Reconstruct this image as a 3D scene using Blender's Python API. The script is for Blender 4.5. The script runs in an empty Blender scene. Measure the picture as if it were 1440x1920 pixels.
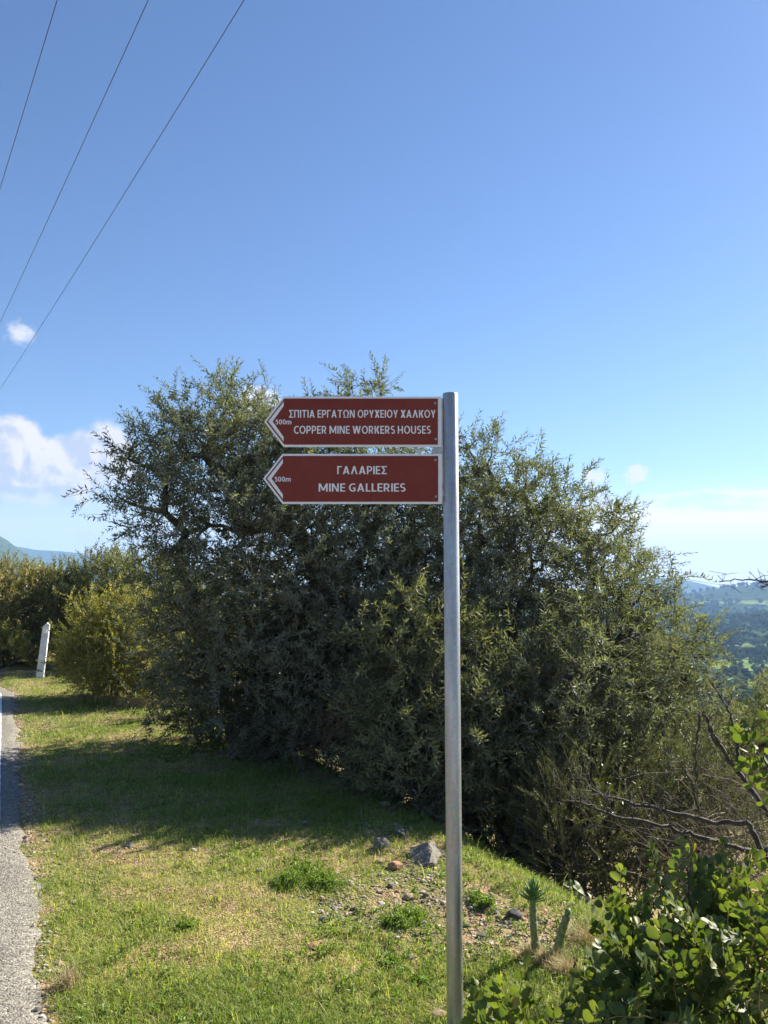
import bpy, math, random
import numpy as np
from mathutils import Vector, Matrix

sc = bpy.context.scene
col = sc.collection
PI = math.pi
rng = np.random.default_rng(11)
random.seed(5)

# ------------------------------------------------------------------ camera
EYE = 1.6
PITCH = math.radians(5.3)
FOC = 1450.0                      # focal length in photo pixels (photo 1440 x 1920)
cam_d = bpy.data.cameras.new("camera")
cam = bpy.data.objects.new("camera", cam_d)
col.objects.link(cam)
cam.location = (0, 0, EYE)
cam.rotation_euler = (PI / 2 + PITCH, 0, 0)
cam_d.sensor_fit = 'HORIZONTAL'
cam_d.angle = 2 * math.atan(720 / FOC)
cam_d.clip_start = 0.05
cam_d.clip_end = 60000
sc.camera = cam

# ------------------------------------------------------------------ world, sun, exposure
SUN_AZ = math.radians(53)         # to the right of the view direction (+Y)
SUN_EL = math.radians(34)
world = bpy.data.worlds.new("World")
sc.world = world
world.use_nodes = True
wt = world.node_tree
wt.nodes.clear()


def N(tree, kind, **kw):
    n = tree.nodes.new(kind)
    for k, v in kw.items():
        if k.startswith('i_'):
            n.inputs[k[2:]].default_value = v
        else:
            setattr(n, k, v)
    return n


def M(tree, op, a, b=None, c=None, clamp=False):
    n = tree.nodes.new('ShaderNodeMath')
    n.operation = op
    n.use_clamp = clamp
    for i, v in enumerate((a, b, c)):
        if v is None:
            continue
        if isinstance(v, (int, float)):
            n.inputs[i].default_value = v
        else:
            tree.links.new(v, n.inputs[i])
    return n.outputs[0]


def MIX(tree, fac, a, b, blend='MIX'):
    n = tree.nodes.new('ShaderNodeMix')
    n.data_type = 'RGBA'
    n.blend_type = blend
    for s, v in ((n.inputs[0], fac), (n.inputs[6], a), (n.inputs[7], b)):
        if isinstance(v, (int, float)):
            s.default_value = v
        elif isinstance(v, (tuple, list)):
            s.default_value = (*v[:3], 1)
        else:
            tree.links.new(v, s)
    return n.outputs[2]


def SMOOTH(tree, v, a, b):
    n = tree.nodes.new('ShaderNodeMapRange')
    n.interpolation_type = 'SMOOTHSTEP'
    n.inputs['From Min'].default_value = a
    n.inputs['From Max'].default_value = b
    tree.links.new(v, n.inputs['Value'])
    return n.outputs['Result']


def NOISE(tree, vec, scale, detail=3.0, rough=0.5, dist=0.0):
    n = tree.nodes.new('ShaderNodeTexNoise')
    n.inputs['Scale'].default_value = scale
    n.inputs['Detail'].default_value = detail
    n.inputs['Roughness'].default_value = rough
    n.inputs['Distortion'].default_value = dist
    if vec is not None:
        tree.links.new(vec, n.inputs['Vector'])
    return n.outputs['Fac']


def px_az(px, py=960):
    v = (960 - py) / FOC
    return math.degrees(math.atan2((px - 720) / FOC, math.cos(PITCH) - v * math.sin(PITCH)))


def px_el(px, py):
    v = (960 - py) / FOC
    u = (px - 720) / FOC
    y = math.cos(PITCH) - v * math.sin(PITCH)
    z = math.sin(PITCH) + v * math.cos(PITCH)
    return math.degrees(math.atan2(z, math.hypot(u, y)))


SKY_STRENGTH = 0.0505
tc = N(wt, 'ShaderNodeTexCoord')
sep = N(wt, 'ShaderNodeSeparateXYZ')
wt.links.new(tc.outputs['Generated'], sep.inputs[0])
zc = M(wt, 'MAXIMUM', sep.outputs[2], 0.012)
cmb = N(wt, 'ShaderNodeCombineXYZ')
wt.links.new(sep.outputs[0], cmb.inputs[0])
wt.links.new(sep.outputs[1], cmb.inputs[1])
wt.links.new(zc, cmb.inputs[2])
nrm = N(wt, 'ShaderNodeVectorMath', operation='NORMALIZE')
wt.links.new(cmb.outputs[0], nrm.inputs[0])
sky = N(wt, 'ShaderNodeTexSky', sky_type='NISHITA', sun_disc=False, sun_elevation=SUN_EL,
        sun_rotation=SUN_AZ, altitude=300, air_density=1.0, dust_density=0.15, ozone_density=3.0)
wt.links.new(nrm.outputs[0], sky.inputs['Vector'])
hs = N(wt, 'ShaderNodeHueSaturation', i_Hue=0.507, i_Saturation=1.10, i_Value=1.0)
wt.links.new(sky.outputs[0], hs.inputs['Color'])
skyc = hs.outputs[0]
# clouds, laid out by compass direction and height above the horizon
az = M(wt, 'MULTIPLY', M(wt, 'ARCTAN2', sep.outputs[0], sep.outputs[1]), 180 / PI)
el = M(wt, 'MULTIPLY', M(wt, 'ARCSINE', sep.outputs[2]), 180 / PI)
cvec = N(wt, 'ShaderNodeCombineXYZ')
wt.links.new(az, cvec.inputs[0])
wt.links.new(el, cvec.inputs[1])
n1 = NOISE(wt, cvec.outputs[0], 0.42, 7.0, 0.56, 0.25)
mp = N(wt, 'ShaderNodeVectorMath', operation='MULTIPLY_ADD')
wt.links.new(cvec.outputs[0], mp.inputs[0])
mp.inputs[1].default_value = (1, 1, 1)
mp.inputs[2].default_value = (0.55, 0.4, 0)
n2 = NOISE(wt, mp.outputs[0], 0.42, 5.0, 0.5, 0.25)
n3 = NOISE(wt, cvec.outputs[0], 1.6, 5.0, 0.6, 0.2)
sv = N(wt, 'ShaderNodeVectorMath', operation='MULTIPLY')
wt.links.new(cvec.outputs[0], sv.inputs[0])
sv.inputs[1].default_value = (0.22, 1.0, 1)
n4 = NOISE(wt, sv.outputs[0], 0.9, 6.0, 0.55, 0.4)


def puff(px, py, wpx, hpx, amp, noise, k0=0.0, k1=0.35, top=1.0):
    a0, e0 = px_az(px, py), px_el(px, py)
    wa, we = wpx / FOC * 57.3, hpx / FOC * 57.3
    da = M(wt, 'DIVIDE', M(wt, 'SUBTRACT', az, a0), wa)
    de = M(wt, 'DIVIDE', M(wt, 'SUBTRACT', el, e0), we)
    r = M(wt, 'SQRT', M(wt, 'ADD', M(wt, 'MULTIPLY', da, da), M(wt, 'MULTIPLY', de, de)))
    v = M(wt, 'ADD', M(wt, 'SUBTRACT', 1.0, r), M(wt, 'MULTIPLY', M(wt, 'SUBTRACT', noise, 0.5), amp))
    return M(wt, 'MULTIPLY', SMOOTH(wt, v, k0, k1), top)


def vmax(vals):
    o = vals[0]
    for v in vals[1:]:
        o = M(wt, 'MAXIMUM', o, v)
    return o


big = vmax([puff(10, 850, 92, 78, 1.0, n1, 0.02, 0.26, 0.97), puff(75, 868, 70, 62, 1.1, n1, 0.02, 0.28, 0.95), puff(140, 872, 85, 74, 1.1, n1, 0.02, 0.34, 0.92),
            puff(205, 862, 75, 74, 1.1, n1, 0.02, 0.5, 0.86), puff(-60, 905, 190, 40, 1.3, n1, 0, .6, .8), puff(70, 930, 150, 26, 1.0, n1, 0, .8, .6),
            puff(-130, 850, 90, 70, 1.3, n1, 0.02, .4, .95)])
small = vmax([puff(40, 625, 32, 25, 1.6, n3, 0.0, 0.9, 0.8), puff(172, 1010, 40, 22, 1.7, n3, 0.0, 0.7, 0.75),
              puff(484, 752, 48, 34, 1.2, n3, 0.0, 0.5, 0.8), puff(1193, 889, 24, 20, 2.2, n3, 0, .6, 1.0), puff(1207, 884, 20, 12, 2.0, n3, 0, .7, .8),
              puff(1112, 896, 28, 20, 2.0, n3, 0, .6, .9), puff(1118, 935, 34, 26, 2.0, n3, 0, .7, .85),
              puff(1197, 944, 26, 10, 0.8, n3, 0, .7, .4), puff(1355, 936, 30, 4.5, 0.8, n4, 0, .8, .5)])
band = M(wt, 'MULTIPLY',
         M(wt, 'MULTIPLY', SMOOTH(wt, M(wt, 'ADD', el, M(wt, 'MULTIPLY', M(wt, 'SUBTRACT', n4, 0.5), -6.0)), 6.6, 4.4),
           SMOOTH(wt, az, 2.0, 13.0)), 0.85)
band = M(wt, 'MAXIMUM', band, M(wt, 'MULTIPLY', SMOOTH(wt, el, 8.5, 1.5), 0.45))
shade = SMOOTH(wt, M(wt, 'SUBTRACT', n1, n2), -0.11, 0.09)
ccol = MIX(wt, shade, (4.3, 4.45, 5.2), (6.9, 6.4, 6.05))
bcol = MIX(wt, 0.5, (10.2, 9.3, 8.8), (10.2, 9.2, 8.7))
out = MIX(wt, band, skyc, bcol)
out = MIX(wt, small, out, (6.6, 6.4, 6.7))
out = MIX(wt, big, out, ccol)
bg = N(wt, 'ShaderNodeBackground')
bg.inputs['Strength'].default_value = SKY_STRENGTH
wt.links.new(out, bg.inputs['Color'])
wo = N(wt, 'ShaderNodeOutputWorld')
wt.links.new(bg.outputs[0], wo.inputs['Surface'])

sun_d = bpy.data.lights.new("sun", 'SUN')
sun_d.energy = 5.0
sun_d.angle = math.radians(0.5)
sun_d.color = (1.0, 0.92, 0.78)
sun = bpy.data.objects.new("sun", sun_d)
col.objects.link(sun)
sdir = Vector((math.sin(SUN_AZ) * math.cos(SUN_EL), math.cos(SUN_AZ) * math.cos(SUN_EL), math.sin(SUN_EL)))
sun.rotation_euler = sdir.to_track_quat('Z', 'Y').to_euler()
sun.location = (20, 20, 30)

sc.view_settings.view_transform = 'Standard'
sc.view_settings.look = 'None'
sc.view_settings.exposure = 1.65
sc.view_settings.gamma = 1
sc.view_settings.use_curve_mapping = False
sc.render.engine = 'CYCLES'
sc.cycles.max_bounces = 8
sc.cycles.diffuse_bounces = 3
sc.cycles.glossy_bounces = 2
sc.cycles.transmission_bounces = 4
sc.cycles.transparent_max_bounces = 6
sc.cycles.volume_bounces = 0
sc.cycles.use_denoising = True
sc.cycles.sample_clamp_indirect = 6


# ------------------------------------------------------------------ helpers
def at(px, py, Y):
    """world point seen at photo pixel (px, py) that lies Y metres ahead"""
    v = (960 - py) / FOC
    y = math.cos(PITCH) - v * math.sin(PITCH)
    z = math.sin(PITCH) + v * math.cos(PITCH)
    t = Y / y
    return np.array([(px - 720) / FOC * t, Y, EYE + z * t])


def tag(o, label=None, cat=None, group=None, kind=None):
    if label: o['label'] = label
    if cat: o['category'] = cat
    if group: o['group'] = group
    if kind: o['kind'] = kind
    return o


def link(name, me, parent=None, mats=()):
    o = bpy.data.objects.new(name, me)
    col.objects.link(o)
    for m in mats:
        if m is not None and m.name not in [x.name for x in me.materials if x]:
            me.materials.append(m)
    if parent is not None:
        o.parent = parent
        o.matrix_parent_inverse = parent.matrix_basis.inverted()
    return o


def empty(name, loc):
    o = bpy.data.objects.new(name, None)
    o.location = tuple(float(c) for c in loc)
    o.empty_display_size = 0.1
    col.objects.link(o)
    return o


def mesh_np(name, V, polys, midx=None, tint=None, smooth=False):
    """polys: list of int arrays (n,k); midx / tint: arrays over all faces in the same order"""
    me = bpy.data.meshes.new(name)
    V = np.asarray(V, dtype=np.float32)
    me.vertices.add(len(V))
    me.vertices.foreach_set('co', V.ravel())
    polys = [np.asarray(p, dtype=np.int32) for p in polys if len(p)]
    loops = np.concatenate([p.ravel() for p in polys])
    lens = np.concatenate([np.full(len(p), p.shape[1], dtype=np.int32) for p in polys])
    starts = np.concatenate([[0], np.cumsum(lens)[:-1]]).astype(np.int32)
    me.loops.add(len(loops))
    me.loops.foreach_set('vertex_index', loops)
    me.polygons.add(len(lens))
    me.polygons.foreach_set('loop_start', starts)
    if midx is not None:
        me.polygons.foreach_set('material_index', np.asarray(midx, dtype=np.int32))
    me.polygons.foreach_set('use_smooth', np.full(len(lens), bool(smooth)))
    me.update(calc_edges=True)
    if tint is not None:
        a = me.attributes.new('tint', 'FLOAT', 'FACE')
        a.data.foreach_set('value', np.asarray(tint, dtype=np.float32))
    return me


class MB:
    """collects verts / faces of several shapes that make ONE part"""

    def __init__(s):
        s.V, s.F, s.n = [], [], 0

    def add(s, V, F):
        V = np.asarray(V, float)
        s.V.append(V)
        s.F += [tuple(int(i) + s.n for i in f) for f in F]
        s.n += len(V)

    def box(s, lo, hi):
        x0, y0, z0 = lo; x1, y1, z1 = hi
        s.add([(x0, y0, z0), (x1, y0, z0), (x1, y1, z0), (x0, y1, z0), (x0, y0, z1), (x1, y0, z1), (x1, y1, z1), (x0, y1, z1)],
              [(3, 2, 1, 0), (4, 5, 6, 7), (0, 1, 5, 4), (1, 2, 6, 5), (2, 3, 7, 6), (3, 0, 4, 7)])

    def tube(s, pts, rad, sides=6, cap=True):
        pts = np.asarray(pts, float)
        n = len(pts)
        rad = np.broadcast_to(np.asarray(rad, float), (n,))
        ref = np.array([0.31, 0.17, 0.93])
        V = []
        for i in range(n):
            t = pts[min(i + 1, n - 1)] - pts[max(i - 1, 0)]
            t = t / (np.linalg.norm(t) + 1e-9)
            u = np.cross(t, ref)
            if np.linalg.norm(u) < 0.15:
                u = np.cross(t, [1, 0, 0])
            u /= np.linalg.norm(u)
            w = np.cross(t, u)
            for k in range(sides):
                a = 2 * PI * k / sides
                V.append(pts[i] + rad[i] * (math.cos(a) * u + math.sin(a) * w))
        F = []
        for i in range(n - 1):
            for k in range(sides):
                k2 = (k + 1) % sides
                F.append((i * sides + k, i * sides + k2, (i + 1) * sides + k2, (i + 1) * sides + k))
        if cap:
            F.append(tuple(range(sides))[::-1])
            F.append(tuple((n - 1) * sides + k for k in range(sides)))
        s.add(V, F)

    def prism(s, poly, y0, y1):
        """polygon in the x-z plane, extruded from y0 (near) to y1"""
        n = len(poly)
        V = [(x, y0, z) for x, z in poly] + [(x, y1, z) for x, z in poly]
        F = [tuple(range(n)), tuple(range(n, 2 * n))[::-1]] + [(i, i + n, (i + 1) % n + n, (i + 1) % n) for i in range(n)]
        s.add(V, F)

    def build(s, name, mat, parent=None, smooth=False):
        me = bpy.data.meshes.new(name)
        me.from_pydata(np.concatenate(s.V).tolist(), [], s.F)
        me.validate()
        me.update()
        if smooth:
            me.polygons.foreach_set('use_smooth', np.full(len(me.polygons), True))
        return link(name, me, parent, [mat])


def _hash(ix, iy, seed):
    h = (ix.astype(np.int64) * 374761393 + iy.astype(np.int64) * 668265263 + seed * 1274126177) & 0xFFFFFFFF
    h = ((h ^ (h >> 13)) * 1274126177) & 0xFFFFFFFF
    h = h ^ (h >> 16)
    return (h & 0xFFFF) / 65535.0


def vnoise(x, y, seed=0):
    x = np.asarray(x, float); y = np.asarray(y, float)
    ix = np.floor(x); iy = np.floor(y)
    fx = x - ix; fy = y - iy
    fx = fx * fx * (3 - 2 * fx); fy = fy * fy * (3 - 2 * fy)
    a = _hash(ix, iy, seed); b = _hash(ix + 1, iy, seed); c = _hash(ix, iy + 1, seed); d = _hash(ix + 1, iy + 1, seed)
    return (a * (1 - fx) + b * fx) * (1 - fy) + (c * (1 - fx) + d * fx) * fy


def fbm(x, y, seed=0, octv=4):
    s, amp, tot = 0, 1.0, 0
    for o in range(octv):
        s = s + amp * vnoise(x * 2 ** o + 17.3 * o, y * 2 ** o - 9.1 * o, seed + o)
        tot += amp
        amp *= 0.5
    return s / tot


# ------------------------------------------------------------------ terrain
def edge_straight(y):
    return -1.256 - 0.49 * (y - 3.05)


def road_edge(y):
    y = np.asarray(y, float)
    b = np.maximum(y - 11.3, 0)
    return edge_straight(y) - np.where(b < 2.5, 0.22 * b * b, 0.22 * 6.25 + 1.1 * (b - 2.5))


def s_of(x, y):
    return (np.asarray(x) - edge_straight(np.asarray(y, float))) * 0.898


def bump(x, y, azd, r, h, st, sr):
    a = math.radians(azd)
    cx, cy = r * math.sin(a), r * math.cos(a)
    dx, dy = x - cx, y - cy
    t = dx * math.cos(a) - dy * math.sin(a)
    q = dx * math.sin(a) + dy * math.cos(a)
    return h * np.exp(-(t * t) / (2 * st * st) - (q * q) / (2 * sr * sr))


def terrain(x, y):
    x = np.asarray(x, float); y = np.asarray(y, float)
    s = s_of(x, y)
    r = np.hypot(x, y)
    sb = 2.25 + 0.25 * (fbm(x * 0.9, y * 0.9, 3) - 0.5)
    d = np.maximum(s - sb, 0)
    d = np.where(d < 0.5, d * d / 1.0, d - 0.25)
    z = -(1.2 * (1 - np.exp(-d / 4)) + 74 * (1 - np.exp(-d / 200)))
    # verge: gentle dip off the asphalt, rough surface
    v = np.clip(s / 0.25, 0, 1)
    z = z - 0.018 * v - 0.02 * np.clip(s - 0.5, 0, 3)
    near = np.exp(-np.maximum(r - 14, 0) / 10)
    rough = np.clip((s - 0.02) / 0.3, 0, 1) * near
    z = z - .004 * near
    z = z + rough * (0.05 * (fbm(x * 1.3, y * 1.3, 7) - 0.5) + 0.03 * (fbm(x * 6, y * 6, 8, 3) - 0.5)
                     + np.clip(s - 1.6, 0, 1) * (0.05 * (fbm(x * 9, y * 9, 18, 3) - 0.5)))
    z = z - .03 * np.clip((-.10 - s) / .06, 0, 1)
    # ground climbing gently on the far side of the road
    q = np.maximum(-s - 8, 0)
    z = z + 14 * (1 - np.exp(-q / 120)) * np.clip(r / 60, 0, 1)
    far = np.clip((r - 60) / 400, 0, 1)
    z = z + far * 14 * (fbm(x / 260, y / 260, 21, 5) - 0.5)
    ff = np.clip((r - 1200) / 1500, 0, 1)
    z = z + bump(x, y, -34, 3600, 350, 430, 600) * (0.92 + 0.16 * fbm(x / 90, y / 90, 31, 4))
    z = z + bump(x, y, -23.5, 6000, 292, 900, 700) * (0.9 + 0.2 * fbm(x / 240, y / 240, 32, 4))
    z = z + bump(x, y, 19.5, 5600, 122, 285, 500) + bump(x, y, 29.5, 3000, 93, 330, 380)
    z = z + bump(x, y, 31, 1500, 26, 160, 200)
    return z


def hit(px, py, ymax=40):
    v = (960 - py) / FOC
    dy = math.cos(PITCH) - v * math.sin(PITCH)
    dz = math.sin(PITCH) + v * math.cos(PITCH)
    t = np.linspace(1.5, ymax, 6000) / dy
    X = (px - 720) / FOC * t; Y = dy * t; Z = EYE + dz * t
    below = np.nonzero(Z <= terrain(X, Y))[0]
    i = below[0] if len(below) else len(t) - 1
    return np.array([X[i], Y[i], float(terrain(X[i], Y[i]))])


# ------------------------------------------------------------------ materials
def new_mat(name):
    m = bpy.data.materials.new(name)
    m.use_nodes = True
    t = m.node_tree
    t.nodes.clear()
    return m, t


def finish(t, shader):
    o = t.nodes.new('ShaderNodeOutputMaterial')
    t.links.new(shader, o.inputs['Surface'])


def bsdf(t, color, rough=0.6, metal=0.0, spec=0.5, normal=None):
    p = t.nodes.new('ShaderNodeBsdfPrincipled')
    if isinstance(color, (tuple, list)):
        p.inputs['Base Color'].default_value = (*color[:3], 1)
    else:
        t.links.new(color, p.inputs['Base Color'])
    if isinstance(rough, (int, float)):
        p.inputs['Roughness'].default_value = rough
    else:
        t.links.new(rough, p.inputs['Roughness'])
    p.inputs['Metallic'].default_value = metal
    p.inputs['Specular IOR Level'].default_value = spec
    if normal is not None:
        t.links.new(normal, p.inputs['Normal'])
    return p


def bumpn(t, h, strength, dist):
    b = t.nodes.new('ShaderNodeBump')
    b.inputs['Strength'].default_value = strength
    b.inputs['Distance'].default_value = dist
    t.links.new(h, b.inputs['Height'])
    return b.outputs[0]


def ocoord(t):
    return t.nodes.new('ShaderNodeTexCoord').outputs['Object']


def leaf_mat(name, dark, light, accent, back, trans=0.35, tcol=None, rough=0.45, spec=0.5):
    m, t = new_mat(name)
    a = N(t, 'ShaderNodeAttribute', attribute_name='tint')
    c = MIX(t, SMOOTH(t, a.outputs['Fac'], 0.0, 0.85), dark, light)
    c = MIX(t, SMOOTH(t, a.outputs['Fac'], 0.965, 0.985), c, accent)
    g = t.nodes.new('ShaderNodeNewGeometry')
    c2 = MIX(t, M(t, 'MULTIPLY', g.outputs['Backfacing'], 0.75), c, back)
    p = bsdf(t, c2, rough, 0, spec)
    tr = t.nodes.new('ShaderNodeBsdfTranslucent')
    tc_ = MIX(t, 1.0, c, tcol or (1.5, 1.6, 0.7), 'MULTIPLY')
    t.links.new(tc_, tr.inputs['Color'])
    mx = t.nodes.new('ShaderNodeMixShader')
    mx.inputs[0].default_value = trans
    t.links.new(p.outputs[0], mx.inputs[1])
    t.links.new(tr.outputs[0], mx.inputs[2])
    finish(t, mx.outputs[0])
    return m


def plain(name, color, rough=0.6, metal=0.0, spec=0.5, var=0.25, scale=20, bmp=0.0):
    m, t = new_mat(name)
    oc = ocoord(t)
    n = NOISE(t, oc, scale, 4, 0.6)
    dk = tuple(c * (1 - var) for c in color); lt = tuple(min(1, c * (1 + var)) for c in color)
    c = MIX(t, SMOOTH(t, n, 0.3, 0.7), dk, lt)
    nb = bumpn(t, n, bmp, 0.01) if bmp else None
    finish(t, bsdf(t, c, rough, metal, spec, nb).outputs[0])
    return m


MT = {}
MT['olive'] = leaf_mat('olive_leaf', (.060, .070, .027), (.176, .178, .090), (.28, .20, .06), (.28, .285, .220), .34, (1.38, 1.58, .78), .58, .28)
MT['olive_young'] = leaf_mat('young_olive_leaf', (.070, .088, .036), (.165, .175, .085), (.34, .26, .04), (.25, .25, .14), .34, (1.7, 1.7, .7), .58, .3)
MT['scrub'] = leaf_mat('yellow_green_leaf', (.125, .145, .030), (.290, .285, .070), (.30, .22, .05), (.25, .24, .10), .42, (1.7, 1.6, .6), .45)
MT['scrub_dull'] = leaf_mat('dull_green_leaf', (.105, .108, .036), (.240, .220, .080), (.26, .19, .07), (.24, .23, .12), .40, (1.6, 1.55, .7), .45)
MT['scrub_dark'] = leaf_mat('mid_green_leaf', (.072, .090, .034), (.165, .180, .066), (.26, .19, .07), (.18, .19, .10), .36, (1.6, 1.6, .7), .5)
MT['mastic'] = leaf_mat('dark_evergreen_leaf', (.038, .048, .018), (.090, .100, .036), (.16, .09, .03), (.09, .10, .045), .22, (1.5, 1.7, .6), .38)
MT['feather'] = leaf_mat('feathery_leaf', (.048, .062, .020), (.110, .120, .042), (.18, .15, .06), (.11, .12, .05), .28, (1.6, 1.6, .7), .5)
MT['carob'] = leaf_mat('carob_leaf', (.052, .082, .022), (.125, .155, .040), (.30, .24, .05), (.13, .16, .08), .36, (1.9, 2.0, .55), .5, .35)
MT['grass'] = leaf_mat('grass_blade', (.125, .215, .024), (.52, .50, .16), (.60, .52, .27), (.20, .22, .06), .40, (1.35, 1.45, .7), .55, .35)
MT['herb'] = leaf_mat('herb_leaf', (.10, .165, .022), (.20, .27, .045), (.28, .27, .06), (.15, .2, .05), .38, (1.4, 1.6, .6), .5, .35)
MT['straw'] = leaf_mat('dry_straw', (.30, .24, .12), (.48, .40, .22), (.5, .42, .25), (.42, .35, .2), .25, (1.1, 1.05, .8), .6, .3)
MT['rust'] = leaf_mat('dead_leaf', (.13, .060, .026), (.22, .11, .05), (.25, .14, .06), (.18, .1, .05), .25, (1.2, 1., .7), .6, .3)
MT['twig'] = plain('olive_twig', (.15, .125, .085), .8, var=.3)
MT['fruit'] = plain('olive_fruit', (.018, .014, .018), .35, var=.2)
MT['bark'] = plain('bark', (.085, .072, .056), .9, var=.45, scale=14, bmp=.8)
MT['grey_bark'] = plain('weathered_bark', (.060, .046, .037), .85, var=.5, scale=40, bmp=.8)
MT['stem'] = plain('yellow_stem', (.30, .22, .07), .6, var=.3)


def rock_mat(name, c1, c2, scale=9):
    m, t = new_mat(name)
    oc = ocoord(t)
    n = NOISE(t, oc, scale, 8, 0.65)
    n_2 = NOISE(t, oc, scale * 6, 5, 0.6)
    c = MIX(t, SMOOTH(t, n, .35, .65), c1, c2)
    c = MIX(t, SMOOTH(t, n_2, .56, .72), c, tuple(v * .45 for v in c1))
    h = M(t, 'ADD', n, M(t, 'MULTIPLY', n_2, .4))
    finish(t, bsdf(t, c, .88, 0, .3, bumpn(t, h, .7, .012)).outputs[0])
    return m


MT['rock_grey'] = rock_mat('grey_rock', (.15, .138, .115), (.27, .25, .21))
MT['rock_pale'] = rock_mat('pale_rock', (.125, .112, .092), (.23, .21, .175))
MT['rock_tan'] = rock_mat('tan_rock', (.30, .215, .13), (.44, .33, .21))
MT['rock_rust'] = rock_mat('rust_rock', (.32, .165, .085), (.42, .25, .15))
MT['rock_dark'] = rock_mat('dark_rock', (.075, .070, .066), (.14, .135, .13))

# ground
m, t = new_mat('ground')
g = t.nodes.new('ShaderNodeNewGeometry')
pos = g.outputs['Position']
sp = N(t, 'ShaderNodeSeparateXYZ'); t.links.new(pos, sp.inputs[0])
rr = N(t, 'ShaderNodeVectorMath', operation='LENGTH'); t.links.new(pos, rr.inputs[0])
a1 = NOISE(t, pos, 1.7, 6, .6)
a2 = NOISE(t, pos, 17, 6, .65)
a3 = NOISE(t, pos, 90, 3, .6)
vo = N(t, 'ShaderNodeTexVoronoi', i_Scale=70.0); t.links.new(pos, vo.inputs['Vector'])
soil = MIX(t, SMOOTH(t, a2, .35, .65), (.19, .128, .068), (.37, .265, .15))
soil = MIX(t, SMOOTH(t, a3, .5, .75), soil, (.42, .36, .27))
soil = MIX(t, SMOOTH(t, a1, .42, .58), soil, MIX(t, SMOOTH(t, a2, .4, .6), (.10, .125, .034), (.215, .205, .080)))
# distant country: woods, scrub, pale fields
f1 = NOISE(t, pos, .0055, 6, .6)
f2 = NOISE(t, pos, .03, 6, .65)
fv = N(t, 'ShaderNodeTexVoronoi', i_Scale=.011); t.links.new(pos, fv.inputs['Vector'])
wood = MIX(t, SMOOTH(t, f2, .35, .65), (.024, .040, .016), (.062, .088, .032))
field = MIX(t, fv.outputs['Color'], (.11, .17, .045), (.20, .25, .075))
fm = M(t, 'MULTIPLY', SMOOTH(t, f1, .54, .57), SMOOTH(t, sp.outputs[2], -38, -52))
land = MIX(t, fm, wood, field)
cc = MIX(t, SMOOTH(t, rr.outputs['Value'], 40, 140), soil, land)
hh = M(t, 'ADD', M(t, 'MULTIPLY', vo.outputs['Distance'], .6), M(t, 'ADD', a2, a3))
finish(t, bsdf(t, cc, 1.0, 0, .0, bumpn(t, hh, .8, .02)).outputs[0])
MT['ground'] = m

# chip seal asphalt
m, t = new_mat('asphalt')
oc = ocoord(t)
v1 = N(t, 'ShaderNodeTexVoronoi', i_Scale=110.0); t.links.new(oc, v1.inputs['Vector'])
v2 = N(t, 'ShaderNodeTexVoronoi', i_Scale=40.0); t.links.new(oc, v2.inputs['Vector'])
w1 = NOISE(t, oc, 2.2, 6, .6)
w2 = NOISE(t, oc, 130, 3, .6)
c = MIX(t, SMOOTH(t, w1, .35, .65), (.205, .188, .155), (.275, .255, .21))
vs = N(t, 'ShaderNodeSeparateColor'); t.links.new(v1.outputs['Color'], vs.inputs[0])
c = MIX(t, M(t, 'MULTIPLY', SMOOTH(t, vs.outputs[0], .72, .86), .65), c, (.42, .40, .35))
c = MIX(t, M(t, 'MULTIPLY', SMOOTH(t, vs.outputs[1], .74, .84), .75), c, (.06, .058, .054))
c = MIX(t, M(t, 'MULTIPLY', SMOOTH(t, v2.outputs['Distance'], .32, .5), .35), c, (.09, .085, .075))
hh = M(t, 'SUBTRACT', M(t, 'MULTIPLY', w2, .4), M(t, 'MULTIPLY', v1.outputs['Distance'], 1.2))
finish(t, bsdf(t, c, .9, 0, .25, bumpn(t, hh, .55, .008)).outputs[0])
MT['asphalt'] = m

m, t = new_mat('road_paint')
oc = ocoord(t)
w1 = NOISE(t, oc, 60, 5, .65); w2 = NOISE(t, oc, 6, 5, .6)
c = MIX(t, SMOOTH(t, M(t, 'ADD', w1, M(t, 'MULTIPLY', w2, .5)), .86, .98), (.74, .74, .72), (.33, .32, .30))
finish(t, bsdf(t, c, .75, 0, .3, bumpn(t, w1, .6, .006)).outputs[0])
MT['paint'] = m

# sign materials
m, t = new_mat('galvanised_steel')
oc = ocoord(t)
mpn = N(t, 'ShaderNodeVectorMath', operation='MULTIPLY'); t.links.new(oc, mpn.inputs[0]); mpn.inputs[1].default_value = (1, 1, .12)
g1 = NOISE(t, mpn.outputs[0], 26, 6, .6)
g2 = NOISE(t, oc, 110, 4, .6)
v1 = N(t, 'ShaderNodeTexVoronoi', i_Scale=95.0); t.links.new(oc, v1.inputs['Vector'])
c = MIX(t, SMOOTH(t, g1, .3, .7), (.37, .352, .325), (.53, .51, .475))
c = MIX(t, .18, c, v1.outputs['Color'], 'SOFT_LIGHT')
c = MIX(t, M(t, 'MULTIPLY', SMOOTH(t, g1, .69, .76), .6), c, (.20, .19, .18))
ro = M(t, 'ADD', .30, M(t, 'MULTIPLY', g2, .2))
finish(t, bsdf(t, c, ro, .82, .5, bumpn(t, g2, .12, .003)).outputs[0])
MT['galv'] = m
MT['sign_white'] = plain('reflective_white', (.78, .78, .80), .4, var=.03, scale=30)
m, t = new_mat('reflective_brown')
oc = ocoord(t)
d1 = NOISE(t, oc, 5, 6, .65); d2 = NOISE(t, oc, 90, 4, .6)
c = MIX(t, SMOOTH(t, d1, .3, .75), (.178, .026, .015), (.205, .036, .022))
c = MIX(t, M(t, 'MULTIPLY', SMOOTH(t, d2, .60, .75), .22), c, (.34, .22, .17))
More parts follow.
